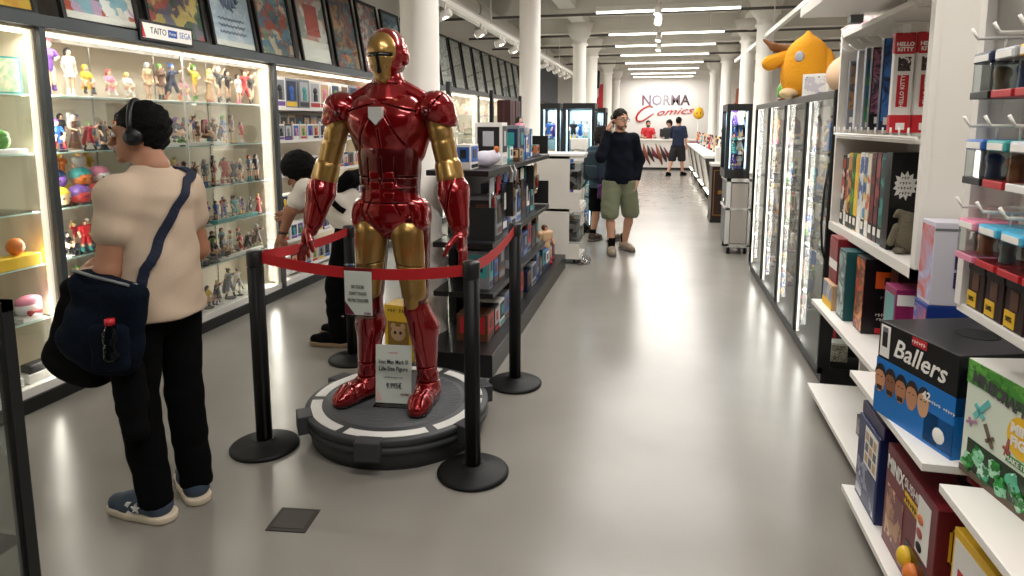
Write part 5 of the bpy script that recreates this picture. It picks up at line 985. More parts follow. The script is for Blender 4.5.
# glass case corner at the frame edge
t = thing('glass_counter_case', 'black-framed low glass case cut off by the picture edge beside the man in beige', 'display case', (-2.1, 1.25, 0))
fx0, fx1, fy0, fy1, fh = -2.5, -1.73, .6, 1.40, 1.12
for x in (fx0, fx1-.035):
    for y in (fy0, fy1-.035): MB().box((x, y, 0), (x+.035, y+.035, fh), bev=.002).build('post', BLACK, t)
for z in (.04, fh-.03):
    for (a, b_) in (((fx0, fy0, z), (fx1, fy0+.03, z+.03)), ((fx0, fy1-.03, z), (fx1, fy1, z+.03)), ((fx0, fy0, z), (fx0+.03, fy1, z+.03)), ((fx1-.03, fy0, z), (fx1, fy1, z+.03))): MB().box(a, b_).build('rail', BLACK, t)
MB().box((fx0+.01, fy0+.01, fh-.012), (fx1-.01, fy1-.01, fh-.006)).build('top_glass', DOORG, t); MB().box((fx1-.012, fy0+.03, .07), (fx1-.006, fy1-.03, fh-.03)).build('side_glass', DOORG, t); MB().box((fx0+.03, fy1-.012, .07), (fx1-.03, fy1-.006, fh-.03)).build('side_glass', DOORG, t)
for z in (.42, .78): MB().box((fx0+.02, fy0+.02, z-.006), (fx1-.02, fy1-.02, z)).build('glass_shelf', GEDGE, t)
MB().box((fx0, fy0, 0), (fx1, fy1, .04)).build('base_panel', BLK2, t)
figurine(-1.95, 1.22, .42, .25, 5, 'black', 'black', 'black', 'in the low glass case', .6, None, 'black'); figurine(-2.2, 1.1, .42, .3, 4, 'black', 'grey', 'black', 'in the low glass case', .4, None, 'black')
# ================================================================ THE ARMOURED STATUE, ITS PLINTH AND BARRIER
def armour(name, col, rough, metal):
    m = mat(name, col, rough, metal, coat=1.0); return m
AR = armour('armour_red', '#8a060f', .2, .6); AG = armour('armour_gold', '#a98546', .3, .75); AD = armour('armour_dark_red', '#56050b', .24, .55); AK = mat('visor_black', '#08080a', .25)
PZ = .165; pc = (-1.31, 3.07)
t = thing('round_plinth', 'round dark grey stepped plinth with a white segmented ring under the armoured statue', 'plinth', (pc[0], pc[1], 0))
PG = mat('plinth_grey_dark', '#35373a', .5); PG2 = mat('plinth_top', '#54565a', .55)
MB().lathe([(.43, 0), (.445, .0), (.455, .06), (.455, .085), (.475, .09), (.475, .115), (.465, .12), (.465, .125), (.475, .13), (.475, .155), (.468, .163), (.0, .163)], seg=96).build('body', PG, t, local=True)
MB().lathe([(.3, .163), (.34, .1645), (.345, .164)], seg=96).build('inner_ring', mat('ring_dark', '#2b2c2e', .5), t, local=True)
mb = MB(); mb.lathe([(.35, .163), (.35, .1648), (.0, .1648)], seg=96)
for k in range(-13, 14):
    y = k*.024; L = math.sqrt(max(.001, .33**2-y*y)); mb.box((-L, y-.005, .1648), (L, y+.005, .1662))
mb.build('ribbed_top', PG2, t, local=True)
for k in range(6):
    a0 = math.radians(60*k+14+3); a1 = math.radians(60*k+74-3); mb = MB(); n = 16; fi = []; 
    pts = [(.445*math.cos(a0+(a1-a0)*i/n), .445*math.sin(a0+(a1-a0)*i/n)) for i in range(n+1)]+[(.39*math.cos(a1-(a1-a0)*i/n), .39*math.sin(a1-(a1-a0)*i/n)) for i in range(n+1)]
    mb.prism(pts, 2, .163, .1655).build('white_ring_segment', mat('ring_white', '#d9d8d4', .4), t, local=True)
for k in range(6):
    a = math.radians(60*k+14+22); M = Matrix.Rotation(a, 4, 'Z')
    MB().box((.44, -.06, .075), (.515, .06, .168), bev=.006, M=M).build('edge_block', PG, t, local=True)
S = thing('armoured_statue', 'life-size red and gold armoured humanoid statue standing on the round plinth', 'statue', (-1.305, 3.02, PZ))
def part(name, m, ops, res=.007, k=.02, M=None, parent=None, warp=None):
    o = sbuild(name, ops, res, m, parent or S, k, warp)
    if M is not None: o.matrix_local = M
    return o
HZ = 1.755
helm = part('helmet', AR, [('e', (0, .01, HZ+.02), (.096, .12, .122)), ('c', (0, -.02, HZ-.05), (0, -.02, HZ-.09), .075, .055), ('k', .01), ('e', (-.092, .01, HZ), (.018, .035, .04)), ('e', (.092, .01, HZ), (.018, .035, .04)), ('k', .006), ('-b', (0, .0, HZ+.15), (.0025, .1, .03), .001)], .005, .02)
part('faceplate', AG, [('k', .015), ('e', (0, -.012, HZ+.022), (.085, .112, .105)), ('c', (0, -.045, HZ-.05), (0, -.05, HZ-.095), .062, .04), ('p', (0, 1, 0), -.045), ('-b', (0, -.13, HZ+.005), (.078, .05, .008), .004), ('-b', (0, -.14, HZ-.035), (.009, .06, .045), .003), ('-b', (-.034, -.13, HZ-.06), (.003, .04, .018), .001), ('-b', (.034, -.13, HZ-.06), (.003, .04, .018), .001)], .004, .015, parent=helm)
part('visor_slit', AK, [('e', (0, -.012, HZ+.006), (.083, .1085, .03)), ('c', (0, -.102, HZ), (0, -.096, HZ-.07), .012, .012), ('p', (0, 1, 0), -.05)], .004, parent=helm)
part('gorget', AR, [('k', .015), ('c', (0, .012, HZ-.115), (0, .012, HZ-.2), .078, .12), ('c', (-.05, .02, HZ-.19), (.05, .02, HZ-.19), .08, .08), ('k', .004), ('-b', (0, -.1, HZ-.13), (.1, .08, .003), .001)], .006)
part('neck', AD, [('c', (0, .005, HZ-.07), (0, .01, HZ-.2), .06, .07)], .006, warp=lambda g: .0025*np.sin(g[..., 2]*300))
CZ = 1.38
CH = CZ+.035
part('chest_plate', AR, [('k', .05), ('c', (-.1, 0, CH+.06), (.1, 0, CH+.06), .105, .105), ('e', (-.075, -.055, CH+.03), (.1, .085, .1)), ('e', (.075, -.055, CH+.03), (.1, .085, .1)), ('c', (0, 0, CH), (0, .005, CH-.14), .17, .145, .74), ('k', .03), ('c', (-.16, .02, CH), (-.13, .02, CH-.12), .06, .05), ('c', (.16, .02, CH), (.13, .02, CH-.12), .06, .05), ('k', .008),
     ('-b', (0, -.17, CH-.13), (.003, .07, .13), .001), ('-b', (-.105, -.13, CH-.06), (.003, .1, .16), .001, rotm(0, .5)), ('-b', (.105, -.13, CH-.06), (.003, .1, .16), .001, rotm(0, -.5)), ('-b', (-.09, -.13, CH+.1), (.09, .1, .003), .001, rotm(0, -.25)), ('-b', (.09, -.13, CH+.1), (.09, .1, .003), .001, rotm(0, .25)), ('p', (0, 0, -1), -(CH-.17))], .005)
MB().prism([(-.035, CH+.1), (.035, CH+.1), (.035, CH+.05), (0, CH+.015), (-.035, CH+.05)], 1, -.155, -.13).build('chest_badge', mat('badge_pale', '#cfd0cc', .3, .3), S, local=True)
for s in (-1, 1):
    part('collar_plate', AR, [('k', .02), ('c', (.05*s, .02, CH+.195), (.19*s, .015, CH+.125), .05, .045), ('k', .006), ('-b', (.11*s, -.06, CH+.16), (.1, .04, .004), .002, rotm(0, .45*s))], .005)
part('abdomen_plate', AD, [('k', .02), ('c', (0, .005, CZ-.1), (0, .005, CZ-.3), .165, .15, .72)]+[('-b', (0, -.1, CZ-.2-.045*i), (.2, .08, .003), .001) for i in range(3)]+[('-b', (x, -.1, CZ-.22), (.003, .08, .12), .001) for x in (-.07, .07, 0)], .005)
part('abdomen_plate', AR, [('k', .01)]+[('b', (.035*s, -.095, CZ-.19-.05*i), (.03, .014, .02), .008) for i in range(3) for s in (-1, 1)], .005)
part('waist_belt', AR, [('k', .02), ('c', (0, .005, CZ-.29), (0, .005, CZ-.36), .15, .165, .75), ('k', .006), ('-b', (0, -.12, CZ-.325), (.2, .07, .003), .001), ('-b', (-.07, -.12, CZ-.34), (.003, .07, .05), .001, rotm(0, .4)), ('-b', (.07, -.12, CZ-.34), (.003, .07, .05), .001, rotm(0, -.4))], .006)
part('pelvis_plate', AD, [('k', .03), ('c', (0, .0, CZ-.35), (0, 0, CZ-.46), .13, .06, .8), ('c', (-.1, 0, CZ-.42), (.1, 0, CZ-.42), .08, .08)], .006)
for s in (-1, 1):
    side = s; sx_ = .005 if s < 0 else 0
    part('hip_plate', AR, [('k', .02), ('e', (.155*s, .01, CZ-.4), (.05, .085, .095)), ('c', (.13*s, -.045, CZ-.34), (.165*s, -.02, CZ-.43), .03, .028), ('-e', (.215*s, 0, CZ-.41), (.02, .035, .035))], .006)
    # arm
    sh = Vector((.243*s, .0, 1.51)); el = Vector((-.335, .0, 1.225)) if s < 0 else Vector((.305, .0, 1.235)); wr = Vector((-.405, -.05, .93)) if s < 0 else Vector((.375, -.05, .94)); hd = Vector((-.06*1, -.03, -.16)) if s < 0 else Vector((.035, -.03, -.16))
    pa = part('pauldron', AR, [('k', .012), ('e', (sh.x, sh.y, sh.z), (.088, .098, .086)), ('c', (sh.x+.02*s, sh.y, sh.z), (sh.x+.045*s, sh.y, sh.z-.055), .077, .066), ('-b', (sh.x, sh.y, sh.z-.115), (.2, .2, .05), .004, rotm(0, .25*s)), ('-b', (sh.x+.02*s, sh.y, sh.z+.02), (.003, .2, .2), .001, rotm(0, .55*s)), ('-e', (sh.x-.02*s, sh.y-.115, sh.z-.02), (.03, .03, .03))], .005)
    part('shoulder_rivet', AD, [('e', (sh.x-.02*s, sh.y-.09, sh.z-.02), (.02, .014, .02))], .005, parent=pa)
    e1 = sh.lerp(el, .22); e2 = sh.lerp(el, .9)
    part('upper_arm_sleeve', AG, [('k', .01), ('c', tuple(e1), tuple(e2), .062, .057)]+[('-e', tuple(sh.lerp(el, f)+Vector((0, -.0, 0))), (.2, .2, .0025)) for f in ()]+[('k', .004)], .005, warp=(lambda a, b_: (lambda g: .003*np.exp(-(((((g-np.array(a, np.float32))@np.array((Vector(b_)-Vector(a)).normalized(), np.float32))/(Vector(b_)-Vector(a)).length-.5)*18)**2))+.003*np.exp(-(((((g-np.array(a, np.float32))@np.array((Vector(b_)-Vector(a)).normalized(), np.float32))/(Vector(b_)-Vector(a)).length-.15)*22)**2))))(tuple(e1), tuple(e2)))
    part('elbow_joint', AR, [('c', tuple(sh.lerp(el, .85)), tuple(el.lerp(wr, .15)), .055, .058)], .006)
    f1 = el.lerp(wr, .12); f2 = el.lerp(wr, .95); fm = el.lerp(wr, .45)
    fo = part('forearm_gauntlet', AR, [('k', .02), ('c', tuple(f1), tuple(fm), .062, .072), ('c', tuple(fm), tuple(f2), .072, .05), ('c', tuple(fm+Vector((.03*s, .02, .02))), tuple(f2+Vector((.02*s, 0, .03))), .045, .02), ('k', .005), ('-b', tuple(fm+Vector((0, -.08, 0))), (.003, .04, .12), .001, rotm(0, .2*s))], .005)
    part('gold_cuff', AG, [('k', .008), ('c', tuple(el.lerp(wr, .02)), tuple(el.lerp(wr, .2)), .066, .068), ('p', (0, 1, 0), el.y+.01), ('-c', tuple(el+Vector((.0, -.09, .04))), tuple(el+Vector((0, -.09, .012))), .045, .02)], .005, parent=fo)
    hp_ = wr; d = hd.normalized()
    ops = [('k', .012), ('c', tuple(wr-d*.02), tuple(wr+d*.03), .036, .038), ('b', tuple(wr+d*.075), (.018, .042, .042), .015, rotm(0, 0, 0)), ('k', .005)]
    for q, (oy, L, cur) in enumerate(((-.036, .085, .012), (-.013, .1, .016), (.011, .095, .02), (.034, .078, .025))):
        a = wr+d*.11+Vector((0, oy, 0)); b_ = a+d*L*.5+Vector((-.006*s, 0, 0)); c_ = b_+d*L*.45+Vector((-cur*s, 0, 0)); ops += [('c', tuple(a), tuple(b_), .0125, .0115), ('c', tuple(b_), tuple(c_), .0115, .0085)]
    a = wr+d*.04+Vector((-.01*s, -.04, 0)); b_ = a+Vector((-.028*s, -.035, -.04)); c_ = b_+Vector((-.02*s, -.005, -.045)); ops += [('c', tuple(a), tuple(b_), .016, .014), ('c', tuple(b_), tuple(c_), .0135, .01)]
    part('hand', AR, ops, .004)
    # leg
    hip = Vector((.095*s, .0, .92)); kn = Vector((-.12, -.01, .56)) if s < 0 else Vector((.125, -.01, .56)); an = Vector((-.17, .04, .13)) if s < 0 else Vector((.165, .04, .13))
    part('thigh_shell', AD, [('k', .02), ('c', tuple(hip+Vector((.012*s, .02, .02))), tuple(kn+Vector((0, .01, .02))), .092, .066)], .006)
    th = part('thigh_plate', AG, [('k', .015), ('c', tuple(hip+Vector((.0, -.012, -.02))), tuple(kn+Vector((0, -.01, .04))), .09, .066), ('p', (0, 1, 0), -.02), ('p', (-.35*s, 0, 1), .935), ('k', .004), ('-b', (kn.x+.01*s, -.1, .74), (.12, .06, .0025), .001, rotm(0, .1*s))], .005)
    part('knee_plate', AG, [('k', .012), ('c', (kn.x-.004*s, kn.y-.042, .71), (kn.x, kn.y-.04, .54), .042, .036), ('k', .004), ('-b', (kn.x, kn.y-.07, .6), (.06, .05, .002), .001)], .005, parent=th)
    part('knee_joint', AD, [('c', tuple(kn+Vector((0, 0, .05))), tuple(kn-Vector((0, 0, .06))), .062, .06)], .006)
    cm_ = kn.lerp(an, .38)+Vector((.008*s, .035, 0))
    sn = part('shin_plate', AR, [('k', .03), ('c', tuple(kn+Vector((0, .005, -.02))), tuple(cm_), .062, .075), ('c', tuple(cm_), tuple(an), .075, .048), ('c', tuple(kn+Vector((0, -.03, -.05))), tuple(an+Vector((0, -.02, .02))), .04, .03), ('k', .005), ('-b', (kn.x+.01*s, -.1, .3), (.003, .06, .16), .001), ('-b', (an.x, -.06, .2), (.09, .09, .0025), .001)], .005)
    part('calf_insert', AG, [('c', (kn.x+.046*s, .0, .54), (kn.x+.05*s, .02, .4), .022, .01)], .006, parent=sn)
    yaw = -.42 if s < 0 else .05; M = Matrix.Translation((an.x, an.y, 0)) @ Matrix.Rotation(yaw, 4, 'Z') @ Matrix.Diagonal((1.16, 1.08, 1.1, 1))
    bt = part('boot', AR, [('k', .02), ('c', (0, 0, .13), (0, .0, .06), .05, .056), ('c', (0, .0, .055), (0, -.13, .045), .056, .05), ('c', (0, -.13, .04), (0, -.17, .03), .05, .04), ('c', (0, .03, .05), (0, .05, .03), .045, .035), ('k', .004), ('-b', (0, -.07, .08), (.09, .0022, .05), .001, rotm(-.3)), ('-b', (0, -.12, .07), (.09, .0022, .05), .001, rotm(-.3)), ('-b', (-.02, -.15, .08), (.002, .06, .03), .001), ('-b', (.02, -.15, .08), (.002, .06, .03), .001), ('-b', (0, .0, .11), (.09, .09, .0022), .001), ('p', (0, 0, -1), -.012)], .005, M=M)
    part('boot_sole', AK, [('k', .01), ('c', (0, .03, .02), (0, -.16, .02), .048, .046), ('p', (0, 0, 1), .014), ('p', (0, 0, -1), -.001)], .005, parent=bt)
# ---- stanchions
PB = mat('post_black', '#0b0b0c', .55, spec=.3)
def stanchion(x, y, h, label):
    t = thing('stanchion', label, 'stanchion', (x, y, 0), group='black barrier posts round the statue')
    MB().lathe([(.16, 0), (.165, .006), (.165, .014), (.15, .022), (.07, .036), (.05, .045), (.045, .05)], seg=56).build('base', PB, t, local=True)
    mb = MB(); mb.lathe([(.036, .045), (.036, h-.06)], seg=40); mb.build('post', PB, t, local=True)
    MB().lathe([(.0385, h-.075), (.0395, h-.07), (.0395, h-.008), (.034, h), (.0, h)], seg=40).build('belt_head', mat('post_head', '#1a1a1b', .35), t, local=True)
    for k in range(4):
        a = PI/4+k*PI/2; MB().box((.034, -.006, .06), (.0375, .006, h-.08), M=Matrix.Rotation(a, 4, 'Z')).build('groove_strip', BLK2, t, local=True)
    return t
SP_ = {'FL': (-1.878, 2.715, 1.0), 'FR': (-.796, 2.709, 1.0), 'BR': (-.831, 3.766, 1.01), 'BL': (-2.0, 3.93, .93)}
stanchion(*SP_['FL'], 'black barrier post nearest the man in the beige shirt'); stanchion(*SP_['FR'], 'black barrier post in front of the statue on the open floor side')
stanchion(*SP_['BR'], 'black barrier post behind the statue beside the gondola'); stanchion(*SP_['BL'], 'black barrier post behind the statue near the bending person')
BELT = mat('belt_red', '#b3151d', .6, bump=.2, bscale=200)
def belt(a, b, z0, z1, sag, label):
    mb = MB(); n = 16; P = []
    for i in range(n+1):
        f = i/n; p = Vector(a).lerp(Vector(b), f); z = z0+(z1-z0)*f-4*sag*f*(1-f); P.append((p.x, p.y, z))
    d = (Vector(b)-Vector(a)).normalized(); nn = Vector((-d.y, d.x))*.0012
    rings = [[mb.bm.verts.new((x+nn.x*s, y+nn.y*s, z+h)) for (s, h) in ((-1, -.026), (1, -.026), (1, .026), (-1, .026))] for x, y, z in P]
    for r0, r1 in zip(rings, rings[1:]):
        for k in range(4): mb.bm.faces.new((r0[k], r0[(k+1) % 4], r1[(k+1) % 4], r1[k]))
    mb.bm.faces.new(rings[0]); mb.bm.faces.new(rings[-1][::-1])
    o = mb.build('barrier_belt', BELT); return tag(o, label, 'barrier belt', 'red retractable belts')
def edge(p, q, r=.039): d = (Vector(q[:2])-Vector(p[:2])).normalized(); return (p[0]+d.x*r, p[1]+d.y*r)
def bl(p, q, *a): belt(edge(SP_[p], SP_[q]), edge(SP_[q], SP_[p]), *a)
bl('FL', 'FR', .965, .955, .045, 'red barrier belt across the front of the statue carrying the small sign'); bl('FR', 'BR', .965, .97, .03, 'red barrier belt between the front post and the gondola-side post')
bl('FL', 'BL', .965, .895, .02, 'red barrier belt running back towards the bending person')
# ---- signs
def signcard(name, label, loc, w, h, rz, lines, lean=0):
    t = thing(name, label, 'sign', loc, rz); M = Matrix.Rotation(lean, 4, 'X')
    MB().box((-w/2, -.001, .008), (w/2, .001, h)).build('card', PAPER, t, local=True).matrix_local = M
    MB().box((-w/2-.003, -.004, .004), (w/2+.003, -.0025, h+.003)).build('acrylic_front', DOORG, t, local=True).matrix_local = M
    for s, size, x, z, m, ft in lines: o = text(s, size, m, t, M @ face(x, -.0048, z, '-y'), bold=size*.012, fit=ft)
    return t, M
t, M = signcard('belt_sign', 'small white no-touching notice hanging on the front red belt', (-1.335, 2.694, .715), .135, .215, 0, [('NO TOCAR', .022, 0, .142, INK, .062), ("DON'T TOUCH", .022, 0, .11, INK, .084), ('NE PAS TOUCHER', .022, 0, .078, INK, .104), ('NORMA', .014, .045, .018, mat('plum', '#6b2434', .5), .032)])
MB().box((-.08, -.03, 0), (.08, .004, .004)).box((-.07, .002, .004), (.07, .004, .24)).box((-.07, .002, .237), (.07, .04, .241)).build('acrylic_holder', glassmat('acrylic_clear', '#eef2f2', .9), t, local=True)
MB().prism([(-.066, .01), (-.066, .07), (-.02, .01)], 1, -.0035, -.0012).build('claw_print', mat('plum', '#6b2434', .5), t, local=True)
t, M = signcard('price_sign', 'white price notice with name and price standing between the statue boots', (-1.298, 2.975, PZ+.0015), .19, .31, .1, [('ABYSSE', .014, 0, .27, RED, .05), ('Iron Man Mark III', .031, 0, .222, INK, .155), ('Life-Size Figure', .031, 0, .186, INK, .15), ('OFFICIAL REAL SIZE', .013, 0, .142, INK, .1), ('9.995€', .04, .004, .098, INK, .08), ('NORMA', .018, .062, .055, mat('plum', '#6b2434', .5), .045)], lean=-.1)
MB().box((-.095, -.04, 0), (.095, .035, .004)).build('acrylic_foot', glassmat('acrylic_foot', '#e4ecec', 1.2), t, local=True)
MB().prism([(-.088, .02), (-.088, .08), (-.06, .02)], 1, -.0042, -.0012).build('pink_print', mat('pale_pink', '#e8b8b0', .5), t, local=True).matrix_local = M

# ================================================================ PEOPLE
SKA = mat('skin_tanned', '#a8765a', .55); SKB = mat('skin_mid', '#9a6a50', .55); SKC = mat('skin_pale', '#c29278', .55)
HAIR = mat('hair_black', '#080706', .75, bump=.5, bscale=120, spec=.15); HAIRB = mat('hair_dark_brown', '#150e0b', .7, bump=.5, bscale=120, spec=.2)
J0 = dict(head=(0, -.01, 1.6), nb=(0, .02, 1.45), ch=(0, .01, 1.3), wa=(0, 0, 1.1), pe=(0, 0, .95), sl=(.17, .01, 1.4), sr=(-.17, .01, 1.4), el=(.24, .03, 1.12), er=(-.24, .03, 1.12), wl=(.25, -.06, .88), wr=(-.25, -.06, .88), hl=(.085, 0, .9), hr=(-.085, 0, .9), kl=(.1, -.02, .5), kr=(-.1, -.02, .5), al=(.105, .03, .09), ar=(-.105, .03, .09), dl=(0, -.1, -1), dr=(0, -.1, -1), yl=.1, yr=-.1)
def lerp(a, b, f): return tuple(np.array(a)*(1-f)+np.array(b)*f)
def hand(W, d, s):
    d = Vector(d).normalized(); W = Vector(W); n = Vector((-s, 0, 0)); n = (n-d*n.dot(d)).normalized(); sd = d.cross(n)*s
    ops = [('k', .012), ('c', tuple(W), tuple(W+d*.04), .027, .032), ('c', tuple(W+d*.05-sd*.016), tuple(W+d*.085-sd*.02), .02, .016), ('c', tuple(W+d*.05+sd*.016), tuple(W+d*.085+sd*.02), .02, .016), ('k', .004)]
    for q, L in ((-.03, .06), (-.011, .072), (.01, .076), (.029, .068)):
        a = W+d*.09+sd*q; b = a+d*L*.5+n*.008; c = b+d*L*.4+n*.022; ops += [('c', tuple(a), tuple(b), .0095, .009), ('c', tuple(b), tuple(c), .009, .0075)]
    a = W+d*.03+sd*.03; b = a+d*.03+sd*.022+n*.01; c = b+d*.032+n*.012; ops += [('c', tuple(a), tuple(b), .013, .0115), ('c', tuple(b), tuple(c), .011, .009)]
    return ops
def human(label, loc, rz, J, sk, hair, hair_ops, top, bottom, shoe, hy=0, hp=0, res=.009, sleeve=.55, hem=None, legcut=None, shirt_g=.018, arm_cloth=None, face_parts=True, wr_seed=0, bmat=None, bot_g=.015, neckline=True, sc=1):
    J = {**J0, **J}; t = thing('person', label, 'person', loc, rz); t.scale = (sc, sc, sc)
    Rh = Matrix.Rotation(hy, 3, 'Z') @ Matrix.Rotation(hp, 3, 'X'); RN_ = np.array(Rh); Hc = Vector(J['head'])
    H = lambda x, y, z: tuple(Hc+Rh @ Vector((x, y, z)))
    sy = .74
    ops = [('k', .022), ('e', H(0, .012, .025), (.076, .095, .098), RN_), ('e', H(0, -.022, -.045), (.056, .066, .062), RN_), ('k', .01), ('c', H(0, -.09, .012), H(0, -.108, -.025), .008, .014), ('e', H(0, -.075, -.088), (.022, .02, .018), RN_), ('e', H(0, -.084, -.056), (.022, .013, .009), RN_), ('c', H(-.035, -.074, .028), H(.035, -.074, .028), .014, .014),
           ('e', H(.076, .012, -.008), (.01, .022, .03), RN_), ('e', H(-.076, .012, -.008), (.01, .022, .03), RN_), ('k', .03), ('c', H(0, .02, -.06), J['nb'], .052, .056), ('c', J['nb'], J['ch'], .06, .11),
           ('c', J['sl'], J['sr'], .06, .06), ('c', J['ch'], J['wa'], .13, .115, sy), ('c', J['wa'], J['pe'], .115, .125, sy), ('k', .02)]
    for s, S_, E_, W_, D_ in ((1, 'sl', 'el', 'wl', 'dl'), (-1, 'sr', 'er', 'wr', 'dr')):
        ops += [('k', .02), ('c', J[S_], J[E_], .052, .043), ('c', J[E_], J[W_], .043, .028)]+hand(J[W_], J[D_], s)
    for h_, k_, a_ in (('hl', 'kl', 'al'), ('hr', 'kr', 'ar')): ops += [('k', .02), ('c', J[h_], J[k_], .078, .055), ('c', lerp(J[k_], J[a_], .0), lerp(J[k_], J[a_], .35), .052, .054), ('c', lerp(J[k_], J[a_], .35), J[a_], .054, .036), ('c', J[a_], (J[a_][0], J[a_][1]-.04, .05), .036, .03)]
    body = sbuild('body', ops, res, sk, t, .02)
    g = shirt_g
    ops = [('k', .04), ('c', J['sl'], J['sr'], .058+g*.5, .058+g*.5), ('c', J['ch'], J['wa'], .135+g, .13+g, sy+.02), ('c', J['wa'], lerp(J['wa'], J['pe'], 1.15), .132+g, .155+g, sy+.05), ('c', lerp(J['nb'], J['ch'], .12), lerp(J['nb'], J['ch'], .6), .066, .12)]
    for S_, E_, W_ in (('sl', 'el', 'wl'), ('sr', 'er', 'wr')):
        ops += [('k', .03), ('c', J[S_], lerp(J[S_], J[E_], min(1, sleeve)), .056+g*.5, .054+g*.6)]
        if sleeve > 1: ops += [('c', J[E_], lerp(J[E_], J[W_], sleeve-1), .05+g*.5, .04+g*.4)]
    if neckline: ops += [('-c', lerp(J['nb'], J['head'], .25), H(0, 0, 0), .066, .06)]
    hz_ = hem if hem is not None else J['pe'][2]-.1
    ops += [('p', (0, 0, -1), -hz_)]
    sh = sbuild('shirt', ops, res, top, t, .03, wrinkle(.0034, (24, 24, 15), wr_seed))
    b = bot_g; ops = [('k', .03), ('c', J['pe'], lerp(J['hl'], J['hr'], .5), .13+b*.6, .12+b*.6, sy+.04)]
    for h_, k_, a_ in (('hl', 'kl', 'al'), ('hr', 'kr', 'ar')):
        kx = J[k_]; ops += [('k', .03), ('k', .012), ('c', J[h_], kx, .086+b, .064+b*1.2)]
        if legcut is None: ops += [('c', kx, lerp(kx, J[a_], .5), .07+b, .066+b), ('c', lerp(kx, J[a_], .5), (J[a_][0], J[a_][1]+.01, J[a_][2]-.0), .064+b, .06+b)]
        else: ops += [('c', lerp(J[h_], kx, .4), kx, .086+b, .08+b)]
    cut = legcut if legcut is not None else .065
    ops += [('p', (0, 0, -1), -cut), ('p', (0, 0, 1), max(J['pe'][2], J['wa'][2])+.02)]
    ops.append(('p', (0, 0, 1), hz_+.035))
    tr = sbuild('trousers' if legcut is None else 'shorts', ops, res, bottom, t, .03, wrinkle(.0026, (26, 26, 19), wr_seed+2))
    sbuild('hair', hair_ops(H, RN_), .006, hair, t, .01, wrinkle(.0025, (80, 80, 60), 1))
    for a_, yk in (('al', 'yl'), ('ar', 'yr')):
        M = Matrix.Translation((J[a_][0], J[a_][1], 0)) @ Matrix.Rotation(J[yk], 4, 'Z'); M = M @ Matrix.Diagonal((1.08, 1.12, 1.05, 1)); up, so, tr_ = shoe
        o = sbuild('shoe', [('k', .02), ('c', (0, .02, .055), (0, -.1, .05), .045, .04), ('c', (0, -.1, .045), (0, -.165, .04), .044, .034), ('c', (0, .015, .06), (0, .02, .1), .045, .04), ('p', (0, 0, -1), -.022), ('k', .004), ('-c', (0, .02, .1), (0, .02, .14), .034, .034)], .006, up, t); o.matrix_local = M
        sbuild('sole', [('k', .01), ('c', (0, .035, .018), (0, -.09, .018), .05, .048), ('c', (0, -.09, .018), (0, -.165, .02), .048, .04), ('p', (0, 0, 1), .03), ('p', (0, 0, -1), 0)], .006, so, o)
        mb = MB()
        for k in range(4): mb.tube([(-.026, -.045-.022*k, .088-.008*k), (0, -.05-.022*k, .094-.008*k), (.026, -.045-.022*k, .088-.008*k)], .004, 6)
        mb.build('laces', tr_, o, local=True)
    if face_parts:
        for s in (-1, 1):
            MB().ball((0, 0, 0), (.013, .009, .009), 0, 12).build('eye', mat('eye_white', '#d9d4ce', .2), t, local=True).matrix_local = Matrix.Translation(H(.031*s, -.083, .008)) @ Rh.to_4x4()
            MB().ball((0, 0, 0), (.006, .004, .006), 0, 10).build('iris', mat('iris_dark', '#1c120c', .2), t, local=True).matrix_local = Matrix.Translation(H(.031*s, -.0915, .008)) @ Rh.to_4x4()
            MB().tube([H(.014*s, -.096, .032), H(.032*s, -.094, .038), H(.05*s, -.082, .032)], [.004, .005, .003], 6).build('eyebrow', hair, t, local=True)
        MB().tube([H(-.02, -.094, -.056), H(0, -.099, -.057), H(.02, -.094, -.056)], [.003, .005, .003], 6).build('mouth', mat('lip', '#7a4038', .5), t, local=True)
    t['_h'] = 0; del t['_h']
    return t, H, J, sh, Rh
def short_hair(H, RN_): return [('k', .015), ('e', H(0, .022, .04), (.086, .1, .098), RN_), ('e', H(0, .048, -.005), (.07, .055, .07), RN_), ('k', .008), ('-b', H(0, -.1, -.035), (.09, .085, .075), .03, RN_), ('-b', H(0, -.11, .02), (.058, .05, .045), .02, RN_), ('-b', H(0, .02, -.12), (.1, .12, .06), .02, RN_)]
def curly_hair(H, RN_): return [('k', .02), ('e', H(0, .02, .05), (.115, .122, .118), RN_), ('e', H(0, .08, .0), (.1, .075, .1), RN_), ('k', .008), ('-b', H(0, -.12, -.035), (.075, .1, .07), .03, RN_), ('-b', H(0, .0, -.14), (.12, .14, .06), .02, RN_)]
def glasses(t, H, Rh, m=None):
    m = m or mat('glasses_frame', '#111111', .3); mb = MB()
    for s in (-1, 1):
        mb.tube([H(s*(.032+.024*math.cos(a)), -.104, .006+.018*math.sin(a)) for a in [2*PI*k/14 for k in range(15)]], .0025, 6)
        mb.tube([H(.056*s, -.1, .012), H(.08*s, -.02, .012), H(.08*s, .02, .006)], .0025, 6)
    mb.tube([H(-.01, -.105, .01), H(.01, -.105, .01)], .0025, 6)
    mb.build('glasses', m, t, local=True)
def snap(sh, t, pts, off=.006, n=10):
    """points pulled onto a garment, in the person's frame"""
    out = []
    for i in range(len(pts)-1):
        for k in range(n): out.append(Vector(pts[i]).lerp(Vector(pts[i+1]), k/n))
    out.append(Vector(pts[-1])); r = []
    for p in out:
        ok, loc, nor, _ = sh.closest_point_on_mesh(p); r.append((loc+nor*off, nor))
    return r
